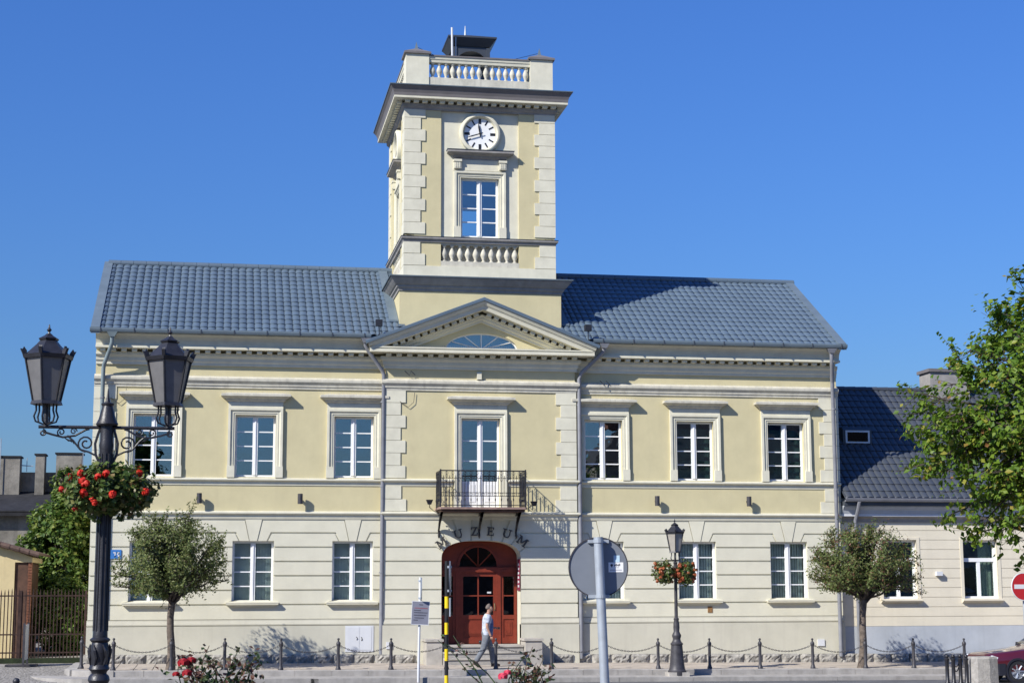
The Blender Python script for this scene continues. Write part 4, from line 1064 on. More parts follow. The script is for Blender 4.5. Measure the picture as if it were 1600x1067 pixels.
nl = math.hypot(NRY-NEY, NRZ-NEZ); ns_me, ns_w = roof_sheet_mesh(5, 17, nl/17, 'roof_sheet', MT['roof_dark'])
for i in range(15): link('roof_sheet', ns_me, nr, (NX0+.6+1.15*i, NEY, NEZ), rot=(math.atan2(NRZ-NEZ, NRY-NEY), 0, 0))
rc2 = MB().lathe([(0,-.2),(.1,-.2),(.11,.2),(0,.2)], (0,0,0), 8, 'x').mesh('ridge_cap', MT['roof_dark'], True)
for i in range(43): link('ridge_cap', rc2, nr, (NX0+.2+.4*i, NRY, NRZ+.03))
ch = MB().box(16.55, 18.0, 4.1, 5.0, 8.3, 9.55).build('chimney', MT['grey_pl'], nb)
MB().box(16.48, 18.07, 4.03, 5.07, 9.55, 9.66).build('chimney_cap', MT['cove'], ch)
# roof hatch
k_ = (NRZ-NEZ)/(NRY-NEY); T = Matrix.Translation((12.9, 1.85, NEZ+k_*(1.85-NEY)+.05))
hb = MB(T); hb.poly_yz([(0, -.05), (0, .5), (.1, .6), (.62, .62)], -.5, .5)
hb = hb.build('roof_hatch', MT['roof_dark'], nb)
mb = MB(T); mb.box(-.42, -.36, -.03, 0, .06, .48); mb.box(.36, .42, -.03, 0, .06, .48); mb.box(-.36, .36, -.03, 0, .42, .48); mb.box(-.36, .36, -.03, 0, .06, .11); mb.build('hatch_frame', MT['board'], hb)
MB(T).box(-.36, .36, -.012, -.004, .11, .42).build('pane', MT['glass_dark'], hb)
for i, h in enumerate(nh):
    x0, x1, z0, z1 = h; y = NY+.16; f = .07; zt = z0+(z1-z0)*.66
    mb = MB(); mb.box(x0, x0+f, y, y+.07, z0, z1); mb.box(x1-f, x1, y, y+.07, z0, z1); mb.box(x0+f, x1-f, y, y+.07, z0, z0+f); mb.box(x0+f, x1-f, y, y+.07, z1-f, z1); mb.box(x0+f, x1-f, y-.01, y+.07, zt-.06, zt+.06)
    xm = (x0+x1)/2; mb.box(xm-.055, xm+.055, y, y+.07, z0+f, zt-.06)
    w = mb.build('window', MT['white'], nb)
    MB().box(x0+f, x1-f, y+.03, y+.038, zt+.06, z1-f).build('pane', MT['glass'], w)
    MB().box(x0+f, xm-.055, y+.03, y+.038, z0+f, zt-.06).build('pane', MT['glass'], w)
    MB().box(xm+.055, x1-f, y+.03, y+.038, z0+f, zt-.06).build('pane', MT['glass'], w)
    cu = MB()
    for q in range(7):
        x = x1-.5+.07*q; cu.add([(x, y+.2+.03*(q % 2), z0+.05), (x+.07, y+.2+.03*((q+1) % 2), z0+.05), (x+.07, y+.2+.03*((q+1) % 2), z1-.05), (x, y+.2+.03*(q % 2), z1-.05)], [(0,1,2,3)])
    if i != 0: cu.build('curtain', MT['curtain'], w, fix=False)
    MB().sweep_xy([(-.01,1.62),(.05,1.62),(.14,1.68),(.16,1.685),(.16,1.73),(-.12,1.76)], [(x0-.1, NY), (x1+.1, NY)]).build('window_sill', MT['ncream'], nb)
    fa = MB(); fa.box(x0-.1, x0, NY-.02, NY+.02, z0, z1+.08); fa.box(x1, x1+.1, NY-.02, NY+.02, z0, z1+.08); fa.box(x0, x1, NY-.02, NY+.02, z1, z1+.08)
    fa.build('window_surround', MT['ncream'], nb)
dp = MB().tube([(12.0, -.38, 4.78), (12.0, -.3, 4.6), (12.0, 0, 4.2), (12.0, -.0, -.1)], .06, 8).build('downpipe', MT['pipe'], nb, smooth=True)
mb = MB(); mb.box(14.66, 14.86, NY-.14, NY, 2.47, 2.6); mb.build('wall_vent', MT['board'], nb)

# ------------------------------------------------------------------ left background
oh = thing('old_house', 'old grey rendered house with dark tar roof and tall chimneys behind the gate', 'house', (-18, 18, 0))
MB().box(-30, -11.0, 16, 24, -.5, 4.95).build('wall', MT['old_pl'], oh)
MB().poly_yz([(15.6, 4.9), (24.2, 6.6), (24.2, 6.7), (15.6, 5.05)][::-1], -30, -11).build('roof', MT['old_roof'], oh)
MB().poly_yz([(15.6, 5.03), (19.2, 5.95), (19.2, 6.02), (15.6, 5.1)][::-1], -30.1, -10.9).build('roof_covering', MT['old_roof'], oh)
MB().box(-30, -11, 19.2, 20, 4.9, 6.8).build('parapet_wall', MT['old_pl'], oh)
for x0, x1, zt in ((-16.5, -15.7, 7.35), (-15.1, -14.75, 7.45), (-14.3, -13.3, 7.5), (-18.2, -17.4, 7.4)):
    c_ = MB().box(x0, x1, 18.6, 19.35, 5.3, zt).build('chimney', MT['old_pl'], oh)
    MB().box(x0-.05, x1+.05, 18.55, 19.4, zt, zt+.06).build('chimney_cap', MT['old_roof'], c_)
MB().box(-14.05, -13.0, 15.95, 16.0, 2.2, 3.6).build('window', MT['glass_dark'], oh)
an = MB()
an.tube([(-16.45, 18.5, 5.6), (-16.45, 18.5, 8.1)], .02, 5); an.tube([(-13.25, 18.5, 6.8), (-13.25, 18.5, 8.0)], .015, 5)
an.tube([(-15.45, 18.8, 6.8), (-15.45, 18.8, 7.35)], .015, 5); an.tube([(-15.75, 18.8, 7.05), (-15.2, 18.8, 7.02)], .02, 5)
an.build('aerial', MT['galv'], oh)
MB().tube([(-14.7, 15.55, 5.05), (-14.7, 15.8, 4.8), (-14.7, 15.9, 0)], .06, 6).build('downpipe', MT['iron2'], oh)

gh = thing('gatehouse', 'small yellow gatehouse with sloping tiled roof and brown door behind the iron fence', 'gatehouse', (-15, 4.4, 0))
mb = MB(); mb.poly_xz([(-20, -.3), (-13.93, -.3), (-13.93, 3.32), (-20, 5.0)], 3.0, 6.0); mb.build('wall', MT['gyellow'], gh)
MB().poly_xz([(-13.93, -.2), (-13.53, -.2), (-13.53, 2.95), (-13.93, 2.95)], 3.06, 6.0).build('door', MT['brown'], gh)
MB().poly_xz([(-13.93, 2.955), (-13.42, 2.955), (-13.42, 3.1), (-13.93, 3.3)], 3.0, 6.0).build('lintel', MT['gyellow'], gh)
mb = MB(); mb.box(-13.53, -13.44, 3.01, 3.3, -.3, 2.95); bp_ = mb.build('brick_pier', MT['brick'], gh)
bk = MB().box(0, .11, 0, .05, 0, .065).mesh('brick', MT['brick'])
for i in range(36): link('brick', bk, bp_, (-13.535+(.008 if i % 2 else 0), 2.985, -.1+.083*i))
MB().poly_xz([(-20.2, 5.1), (-13.2, 3.16), (-13.2, 3.24), (-20.2, 5.2)], 2.75, 6.2).build('roof', MT['tile'], gh)
vt = MB().lathe([(0,0),(.07,0),(.085,.3),(0,.3)], n=8, ax='x').mesh('verge_tile', MT['tile'], True)
for i in range(12): link('verge_tile', vt, gh, (-13.5-.29*i, 2.76, 3.25+.0803*i), rot=(0, R(15.4), 0))

# iron fence with gate
fn = thing('iron_fence', 'rusty iron bar fence and gate closing the lane beside the museum', 'fence', (-13.5, .6, 0))
fb = MB(); fb.box(-.014, .014, -.014, .014, 0, 1.95); fb.frus(0, 0, 1.95, 2.05, .014, .014, .002, .002); fb = fb.mesh('fence_bar', MT['rust'])
i = 0; x = -17.6
while x < -11.58:
    link('fence_bar', fb, fn, (x, .6, .1+.02*math.sin(i))); x += .1; i += 1
fr_ = MB()
for z in (.3, .82, 1.93): fr_.box(-17.7, -11.55, .58, .6, z, z+.04)
fr_.build('fence_rail', MT['rust'], fn)
for x in (-17.6, -15.3, -13.45, -11.6): MB().box(x-.035, x+.035, .56, .64, 0, 2.1).build('fence_post', MT['rust'], fn)

# A-board near the gate
ab = thing('display_board', 'narrow white display board seen edge-on on a flat dark base beside the lane', 'board', (-13.1, -1.0, 0))
MB().box(-13.6, -12.75, -1.3, -.8, lane_z(-13, -1)+.0, lane_z(-13, -1)+.05).build('base', MT['iron2'], ab)
T = Matrix.Translation((-13.08, -1.05, 0)) @ Matrix.Rotation(R(89), 4, 'Z')
MB(T).box(-.4, .4, -.02, .02, .19, 1.15).build('panel', MT['board'], ab)
MB(T).box(-.45, -.4, -.03, .03, .0, 1.2).build('leg', MT['iron2'], ab); MB(T).box(.4, .45, -.03, .03, .0, 1.2).build('leg', MT['iron2'], ab)

# ------------------------------------------------------------------ vegetation helpers
def leaves(n, posfn, size, rnd, aspect=1.6, fold=.25, up=.0, jit=.35):
    mb = MB(); V = mb.v; F = mb.f
    for _ in range(n):
        p, out = posfn()
        s = size*rnd.uniform(1-jit, 1+jit)
        d = Vector((rnd.gauss(0,1), rnd.gauss(0,1), rnd.gauss(0,1)-.4)).normalized()
        nrm = (out*.8+Vector((rnd.gauss(0,.6), rnd.gauss(0,.6), rnd.gauss(0,.6)+up))).normalized()
        d = (d-nrm*d.dot(nrm)); d = d.normalized() if d.length > 1e-4 else nrm.orthogonal().normalized()
        w = d.cross(nrm)
        a = s*.5*aspect; b = s*.5; b0 = len(V); q = Vector(p)
        V += [tuple(q-d*a), tuple(q+w*b*.9+nrm*b*fold-d*a*.1), tuple(q+d*a), tuple(q-w*b*.9+nrm*b*fold-d*a*.1)]
        F += [(b0, b0+1, b0+2), (b0, b0+2, b0+3)]
    mb.m = [0]*len(F)
    return mb

def globe_tree(name, label, loc, seed, leafm, rx, rz, trunk_h, nlimb=15, nleaf=9000, sparse=None, lean=0.0):
    rnd = random.Random(seed); t = thing(name, label, 'tree', loc, group='trimmed street trees in front of the museum')
    x0, y0, z0 = loc; tr = MB()
    pts = [(x0+lean*k/5+.03*math.sin(k*1.3), y0+.02*math.cos(k), z0-.1+(trunk_h+.1)*k/5) for k in range(6)]
    tr.tube(pts, [.15, .12, .105, .1, .095, .1], 10); tr.build('trunk', MT['bark'], t, smooth=True)
    head = Vector(pts[-1]); cen = head+Vector((0, 0, rz*.75)); br = MB(); tips = []
    for i in range(nlimb*3):
        a = 2*PI*i/(nlimb*3)*7.3+rnd.uniform(-.3,.3); el = rnd.uniform(.12, 1.5)
        d = Vector((math.cos(a)*math.cos(el), math.sin(a)*math.cos(el), math.sin(el)))
        Lr = 1/math.sqrt((d.x**2+d.y**2)/rx**2+(max(.05, d.z)**2)/(rz*1.72)**2)
        L = Lr*rnd.uniform(.82, 1.04); p = head+Vector((rnd.uniform(-.05,.05), rnd.uniform(-.05,.05), rnd.uniform(-.1,.1))); path = [p.copy()]
        n = 7
        for k in range(1, n+1):
            f = k/n; q = head+d*L*f+Vector((0,0,.22*math.sin(PI*f)*(1-abs(d.z))))+Vector((rnd.gauss(0,.035), rnd.gauss(0,.035), rnd.gauss(0,.03)))
            path.append(q)
            if k >= 2:
                for _ in range(4):
                    dd = (d+Vector((rnd.gauss(0,.75), rnd.gauss(0,.75), rnd.gauss(.25,.6)))).normalized(); ln = rnd.uniform(.2, .5)*(1.15-.3*f)
                    e = q+dd*ln; rr = (e-cen); s_ = math.sqrt((rr.x/rx)**2+(rr.y/rx)**2+(rr.z/rz)**2)
                    if s_ > 1.06 and rnd.random() < .55: continue
                    br.tube([q, q+dd*ln*.5+Vector((0,0,.02)), e], [.007, .005, .003], 3, False); tips.append((q, e))
        br.tube(path, [.032*(1-.8*k/n)+.006 for k in range(n+1)], 5, False)
    br.build('branch', MT['twig'], t)
    def pos():
        while True:
            if rnd.random() < .32:
                a = rnd.uniform(0, 2*PI); zz = rnd.uniform(-.62, .95); rr = math.sqrt(1-zz*zz); k = rnd.uniform(.35, 1.0)**.45*(1+.06*math.sin(5*a+seed)+.05*math.sin(9*a+7*zz))
                p = cen+Vector((rx*rr*math.cos(a), rx*rr*math.sin(a), rz*zz))*k*.97
                if math.sin(p.x*6.1+seed)+math.sin(p.y*5.7)+math.sin(p.z*6.7+2) < -.35: continue
                if sparse and rnd.random() < sparse(p-cen): continue
                return p, (p-cen).normalized()
            q, e = rnd.choice(tips); f = rnd.uniform(.15, 1.1); p = q.lerp(e, f)+Vector((rnd.gauss(0,.035), rnd.gauss(0,.035), rnd.gauss(0,.035)))
            if sparse and rnd.random() < sparse(p-cen): continue
            return p, (p-cen).normalized()
    leaves(nleaf, pos, .04, rnd, 2.1, .2, .3).build('crown', MT[leafm], t, fix=False, kind='stuff')
    return t
def sp1(r): return .55 if (r.x > .15 and r.z < .1) else .12
def sp2(r): return .6 if (r.x > .1 and r.z < -.1) else .15
globe_tree('globe_tree', 'round trimmed tree with green crown beside the double lantern lamp', (-9.03, -3.36, side_z(-9, -3.36)), 11, 'leaf_globe', 1.58, 1.42, 1.8, nleaf=27000, sparse=sp1)
globe_tree('globe_tree', 'round trimmed tree with reddening leaves in front of the museum right corner', (10.72, -3.36, side_z(10.8, -3.36)), 23, 'leaf_globe2', 1.66, 1.3, 1.93, nleaf=24000, sparse=sp2, lean=.12)

# big linden on the right, crown reaching into view
def linden():
    rnd = random.Random(5); t = thing('linden_tree', 'large leafy linden tree reaching into the right edge', 'tree', (7.7, -23.5, .4))
    cen = Vector((7.3, -23.5, 5.0)); rx, rz = 3.45, 2.85
    tr = MB(); tr.tube([(7.7, -23.5, .3), (7.72, -23.5, 1.5), (7.7, -23.5, 2.6), (7.75, -23.5, 5), (7.75, -23.5, 7)], [.24, .2, .18, .12, .03], 12); tr.build('trunk', MT['bark'], t, smooth=True)
    br = MB(); tips = []
    def bump(a, el): return 1+.13*math.sin(3*a+1)+.1*math.sin(5*el*2+2*a)+.06*math.sin(9*a)
    for i in range(230):
        a = rnd.uniform(0, 2*PI); el = math.asin(rnd.uniform(-.7, .98)); d = Vector((math.cos(a)*math.cos(el), math.sin(a)*math.cos(el), math.sin(el)))
        L = 1/math.sqrt((d.x**2+d.y**2)/rx**2+d.z**2/rz**2)*bump(a, el)*rnd.uniform(.8, 1.0)
        e = cen+d*L; k_ = 1-.5*max(0, (e.z-cen.z)/rz)**1.3; e.x = cen.x+.25+(e.x-cen.x)*k_; e.y = cen.y+(e.y-cen.y)*k_
        s = Vector((7.75, -23.5, 2.9+2.6*rnd.random())); path = []
        for k in range(7):
            f = k/6; q = s.lerp(e, f)+Vector((0,0,.25*math.sin(PI*f)))+Vector((rnd.gauss(0,.05), rnd.gauss(0,.05), rnd.gauss(0,.05))); path.append(q)
            if k >= 2:
                for _ in range(5):
                    dd = (d*.7+Vector((rnd.gauss(0,.8), rnd.gauss(0,.8), rnd.gauss(0,.5)))).normalized(); ln = rnd.uniform(.25, .65); tips.append((q, q+dd*ln))
                    br.tube([q, q+dd*ln], [.008, .003], 3, False)
        br.tube(path, [.04*(1-f/7)+.006 for f in range(7)], 5, False)
    for (a, e) in (((6.2, -23.5, 6.5), (5.5, -24, 7.45)), ((6.3, -23.3, 6.8), (6.15, -23.8, 7.6)), ((6.6, -23.2, 7), (6.7, -23.7, 7.75)), ((5.1, -23.6, 5.5), (4.4, -24, 5.75)), ((5.2,-23.6,6.0),(5.25,-24,6.9))):
        a = Vector(a); e = Vector(e); br.tube([a, a.lerp(e, .5)+Vector((.05,0,.05)), e], [.015, .009, .004], 4, False)
        for k in range(7): q = a.lerp(e, .25+.12*k); tips += [(q, q+Vector((rnd.gauss(0,.12), rnd.gauss(0,.12), rnd.gauss(.03,.1))))]*2
    br.build('branch', MT['twig'], t)
    def pos():
        q, e = rnd.choice(tips); p = q.lerp(e, rnd.uniform(.3, 1.15))+Vector((rnd.gauss(0,.05), rnd.gauss(0,.05), rnd.gauss(0,.05))); return p, ((p-cen).normalized()+Vector((0,0,.35))).normalized()
    leaves(64000, pos, .09, rnd, 1.25, .22, .5).build('crown', MT['leaf_linden'], t, fix=False, kind='stuff')
    # nearest, largest leaves one by one
    mb = MB(); pts = [(0,-.055),(.03,-.045),(.047,-.015),(.04,.02),(.018,.05),(0,.068),(-.018,.05),(-.04,.02),(-.047,-.015),(-.03,-.045)]
    mb.add([(x, y, .35*abs(x)) for x, y in pts]+[(0, 0, 0)], [(10, i, (i+1) % 10) for i in range(10)]); lm = mb.mesh('leaf', MT['leaf_linden'])
    vis = [p for p in tips if p[1].y < -24.2 and p[1].x < 6.9 and p[1].z > 2.4]
    for _ in range(300):
        q, e = rnd.choice(vis); p = q.lerp(e, rnd.uniform(.6, 1.2))+Vector((rnd.gauss(0,.05), -.05+rnd.gauss(0,.05), rnd.gauss(0,.05)))
        link('leaf', lm, t, tuple(p), rot=(rnd.uniform(.3, 1.3), rnd.uniform(-.5, .5), rnd.uniform(-1.2, 1.2)))
linden()

def bushy(name, label, cat, cen, rx, ry, rz, n, size, leafm, seed, stem=None, ground=0):
    rnd = random.Random(seed); t = thing(name, label, cat, (cen[0], cen[1], ground)); c = Vector(cen)
    st = MB()
    for i in range(9):
        a = rnd.uniform(0, 2*PI); e = c+Vector((math.cos(a)*rx*.6, math.sin(a)*ry*.6, rnd.uniform(-.2,.7)*rz)); st.tube([(c.x+rnd.uniform(-.2,.2), c.y+rnd.uniform(-.2,.2), ground), c.lerp(e, .4)-Vector((0,0,rz*.3)), e], [.05, .03, .01], 5, False)
    st.build('stem', MT['twig'], t)
    cl = []
    for i in range(130):
        a = rnd.uniform(0, 2*PI); z = rnd.uniform(-1, 1); r = math.sqrt(1-z*z)*rnd.uniform(.55, 1); cl.append((c+Vector((rx*r*math.cos(a), ry*r*math.sin(a), rz*z*rnd.uniform(.7, 1))), rnd.uniform(.25, .55)*min(rx, rz)*.6))
    def pos():
        q, s = rnd.choice(cl); d = Vector((rnd.gauss(0,1), rnd.gauss(0,1), rnd.gauss(0,1))).normalized(); return q+d*s*rnd.uniform(.5, 1.1), ((q+d*s-c).normalized()*.5+d*.5+Vector((0,0,.3))).normalized()
    leaves(n, pos, size, rnd, 1.4, .2, .4).build('foliage', MT[leafm], t, fix=False, kind='stuff')
    return t
bushy('leafy_tree', 'bushy green tree standing behind the iron fence left of the museum', 'tree', (-12.75, 8, 3.0), 1.6, 1.5, 2.6, 24000, .12, 'leaf_bush', 3, ground=.1)
bushy('shrub', 'dark green low shrub behind the bars of the iron fence', 'shrub', (-12.5, 4.5, 1.2), 1.0, .8, 1.3, 7000, .085, 'leaf_bush', 4, ground=.1)
bushy('climbing_plant', 'small tufts of ivy growing on the wide chimney of the old house', 'climbing plant', (-13.9, 18.4, 6.35), .55, .25, .6, 700, .11, 'leaf_bush', 9, ground=5.9)

# ------------------------------------------------------------------ bollards and chains
bolA = thing('bollard', 'x', 'bollard', group='slim iron bollards along the museum pavement')
MB().lathe([(.0,0),(.075,0),(.075,.03),(.06,.07),(.045,.12),(.042,.62),(.05,.66),(.06,.68),(.06,.72),(.045,.75),(.025,.765),(.022,.79),(0,.79)], n=12).build('post', MT['iron2'], bolA, smooth=True)
MB().lathe([(0,.785)]+[(.036*math.sin(PI*i/6), .825-.036*math.cos(PI*i/6)) for i in range(1, 6)]+[(0,.861)], n=12).build('finial', MT['iron2'], bolA, smooth=True)
bx = [(-11.42, -2.75), (-10.52, -3.65), (-9.0, -3.65), (-7.58, -3.65), (-6.07, -3.65), (-4.51, -3.65), (-3.06, -3.65), (-1.52, -3.65), (-.13, -3.65), (1.45, -3.65), (3.0, -3.65), (4.53, -3.65), (6.04, -3.65), (7.54, -3.65), (9.12, -3.65), (10.72, -3.65), (12.2, -3.65), (13.78, -3.65)]
blab = ['iron bollard at the rounded pavement corner by the lane', 'iron bollard just right of the double lantern lamp post', 'iron bollard standing against the trunk of the left globe tree',
 'iron bollard partly behind the left rose bush', 'iron bollard in front of the tree shadow on the plinth', 'iron bollard just left of the white meter cabinet', 'iron bollard just right of the left drainpipe beside the white meter cabinet',
 'iron bollard hidden behind the yellow and black striped post', 'iron bollard the walking man is passing', 'iron bollard just right of the stone entrance steps', 'iron bollard close behind the big round sign post',
 'iron bollard immediately left of the single lantern lamp', 'iron bollard first to the right of the single lantern lamp', 'iron bollard midway between the single lantern lamp and the right tree', 'iron bollard below the last ground floor window of the museum',
 'iron bollard against the trunk of the right globe tree', 'iron bollard in front of the blue-grey plinth of the neighbour house', 'iron bollard at the right end of the chain, left of the concrete block']
for i, (x, y) in enumerate(bx):
    L_ = (x, y, side_z(x, y))
    if i == 0: bolA.location = L_; bolA['label'] = blab[0]
    else: dup_thing(bolA, L_, blab[i])
lnk = []
def chain_mesh(p0, p1, sag, pitch=.05):
    p0 = Vector(p0); p1 = Vector(p1); n = max(6, int((p1-p0).length*1.03/pitch)); mb = MB()
    P_ = [p0.lerp(p1, i/n)-Vector((0,0,4*sag*(i/n)*(1-i/n))) for i in range(n+1)]
    for i in range(n):
        a, b = P_[i], P_[i+1]; d = (b-a).normalized(); s = d.cross(Vector((0,0,1))).normalized(); u = s if i % 2 else s.cross(d).normalized()
        c = (a+b)/2; ring = [c+d*(.034*math.cos(2*PI*k/8))+u*(.017*math.sin(2*PI*k/8)) for k in range(9)]
        mb.tube(ring, .0065, 4, False)
    return mb
clab = ['chain from the corner bollard to the double lantern lamp post', 'chain hanging left of the left globe tree trunk', 'chain hanging right of the left globe tree trunk', 'chain hanging behind the left rose bush',
 'chain crossing the tree shadow on the plinth', 'chain in front of the white meter cabinet', 'chain behind the post of the grey notice sign', 'chain behind the legs of the walking man', 'chain in front of the right part of the entrance steps',
 'chain crossing the right drainpipe beside the central bay', 'chain between the round sign post and the single lantern lamp', 'chain passing behind the base of the single lantern lamp', 'chain first to the right of the single lantern lamp',
 'chain second to the right of the single lantern lamp', 'chain ending at the right globe tree, below the corner drainpipe', 'chain starting at the right globe tree over the blue-grey plinth', 'rightmost pavement chain, left of the concrete block']
for i in range(len(bx)-1):
    (xa, ya), (xb, yb) = bx[i], bx[i+1]
    d = Vector((xb-xa, yb-ya, 0)).normalized()*.05
    o = chain_mesh((xa+d.x, ya+d.y, side_z(xa, ya)+.65), (xb-d.x, yb-d.y, side_z(xb, yb)+.65), random.uniform(.16, .19)).build('chain', MT['iron2'], fix=False)
    tag(o, clab[i], 'chain', 'chains slung between the pavement bollards')

# black bollards in the foreground right, with two chain loops, and low ball bollards
bz = .42
bolB = thing('post_bollard', 'x', 'bollard', (0,0,0), group='black post bollards at the corner of the square')
MB().lathe([(0,0),(.05,0),(.05,.05),(.034,.07),(.032,.44),(.04,.45),(.04,.47),(.03,.48),(0,.48)], n=12).build('post', MT['iron'], bolB, smooth=True)
MB().lathe([(0,.47)]+[(.036*math.sin(PI*i/6), .51-.036*math.cos(PI*i/6)) for i in range(1, 6)]+[(0,.546)], n=12).build('finial', MT['iron'], bolB, smooth=True)
for k, ((x, y), lb_) in enumerate(zip(((4.9, -22.0), (4.99, -22.06), (5.15, -22.0), (5.225, -22.08)), ('leftmost black post bollard of the four left of the concrete block', 'black post bollard second from left, just before the chain loops', 'black post bollard to the right of the chain loops', 'black post bollard touching the left side of the concrete block'))):
    if k == 0: bolB.location = (x, y, bz-.02); bolB['label'] = lb_
    else: dup_thing(bolB, (x, y, bz-.02), lb_)
for k, (sg, zz) in enumerate(((.09, .82), (.13, .78))):
    o = MB().tube([tuple(Vector((5.0, -22.02, zz)).lerp(Vector((5.14, -21.98, zz-.01)), t)-Vector((0,0,4*sg*t*(1-t)))) for t in [i/10 for i in range(11)]], .009, 5).build('chain', MT['iron'])
    tag(o, ('upper' if k == 0 else 'lower')+' chain loop between the black post bollards by the concrete block', 'chain')
ballb = thing('ball_bollard', 'low black ball-topped bollard right of the left rose bush', 'bollard', (-5.79, -24, .2), group='low ball bollards on the square')
MB().lathe([(0,-.2),(.05,-.2),(.045,0),(.02,.35),(.018,.48),(0,.48)], n=10).build('post', MT['iron'], ballb, smooth=True)
MB().lathe([(0,.48)]+[(.052*math.sin(PI*i/8), .532-.052*math.cos(PI*i/8)) for i in range(1, 8)]+[(0,.584)], n=14).build('ball', MT['iron'], ballb, smooth=True)
dup_thing(ballb, (-10.72, -24, .25), 'low black ball-topped bollard at the bottom left corner on the cobbles')

# concrete block
cb_ = MB(); cx, cy = 5.57, -22.0
pts0 = [(-.27,-.1),(-.2,-.22),(.02,-.25),(.2,-.2),(.25,-.02),(.19,.2),(-.2,.2)]
cb_.add([(cx+x, cy+y, .2) for x, y in pts0]+[(cx+x*.96, cy+y*.96, .87) for x, y in pts0]+[(cx+x*.9, cy+y*.9, .9) for x, y in pts0],
        [tuple(range(6,-1,-1)), tuple(range(14,21))]+[(i, (i+1) % 7, 7+(i+1) % 7, 7+i) for i in range(7)]+[(7+i, 7+(i+1) % 7, 14+(i+1) % 7, 14+i) for i in range(7)])
tag(cb_.build('concrete_block', MT['concrete']), 'pale pebbly concrete block at the lower right corner in front of the red car', 'concrete block')

# ------------------------------------------------------------------ lamps
def lantern(root, z, x, s, glass):
    """six sided lantern; z = bottom of cage, built round (x,0)"""
    fr = MB(); rb, rt_, h = .155*s, .265*s, .53*s; ph = R(18)
    cor = [(math.cos(ph+PI/3*i), math.sin(ph+PI/3*i)) for i in range(6)]
    for c, q in cor: fr.tube([(x+rb*c, rb*q, z), (x+rt_*c, rt_*q, z+h)], .013*s, 4)
    fr.lathe([(0,-.02*s),(.19*s,-.02*s),(.175*s,.02*s),(0,.02*s)], (x, 0, z), 6, ph=ph)
    fr.lathe([(.25*s,-.015*s),(.285*s,-.015*s),(.3*s,.03*s),(.25*s,.035*s)], (x, 0, z+h), 6, ph=ph, ring=True)
    for c, q in cor:      # S-curved feet under the cage and corner horns on the roof
        fr.tube([(x+.12*s*c, .12*s*q, z), (x+.115*s*c, .115*s*q, z-.09*s), (x+.14*s*c, .14*s*q, z-.16*s), (x+.12*s*c, .12*s*q, z-.22*s), (x+.03*s*c, .03*s*q, z-.25*s)], .011*s, 4)
        b = MB(); w = .018*s
        e1 = Vector((c, q, 0)); e2 = Vector((-q, c, 0))
        sec = [(.255, .0), (.29, .0), (.325, .075), (.3, .07), (.285, .1), (.25, .05)]
        vs = [tuple(Vector((x, 0, z+h+.02*s))+e1*(a*s)+Vector((0,0,bz_*s))+e2*sg) for sg in (-w, w) for a, bz_ in sec]
        n = len(sec); fr.add(vs, [tuple(range(n)), tuple(range(2*n-1, n-1, -1))]+[(i, n+i, n+(i+1) % n, (i+1) % n) for i in range(n)])
    ln = fr.build('lantern', MT['iron'], root)
    rf = MB(); rf.lathe([(0,0),(.27*s,0),(.2*s,.07*s),(.14*s,.13*s),(.09*s,.19*s),(0,.19*s)], (x, 0, z+h+.03*s), 6, ph=ph); rf.lathe([(0,.18*s),(.11*s,.18*s),(.12*s,.2*s),(.05*s,.24*s),(.03*s,.26*s),(0,.26*s)], (x, 0, z+h+.03*s), 6, ph=ph)
    rf.build('lantern_roof', MT['iron'], ln)
    MB().lathe([(0,.24*s),(.018*s,.26*s),(.012*s,.28*s),(.03*s,.305*s),(.012*s,.33*s),(.006*s,.37*s),(0,.375*s)], (x, 0, z+h+.03*s), 8).build('finial', MT['iron'], ln)
    for i in range(6):
        a, b = cor[i], cor[(i+1) % 6]; k = .97
        pm = MB().add([(x+rb*k*a[0], rb*k*a[1], z), (x+rb*k*b[0], rb*k*b[1], z), (x+rt_*k*b[0], rt_*k*b[1], z+h), (x+rt_*k*a[0], rt_*k*a[1], z+h)], [(0,1,2,3)])
        pm.build('lamp_pane', MT[glass], ln, fix=False)
    MB().tube([(x, 0, z-.28*s), (x, 0, z)], .03*s, 8).build('lantern_stem', MT['iron'], ln)

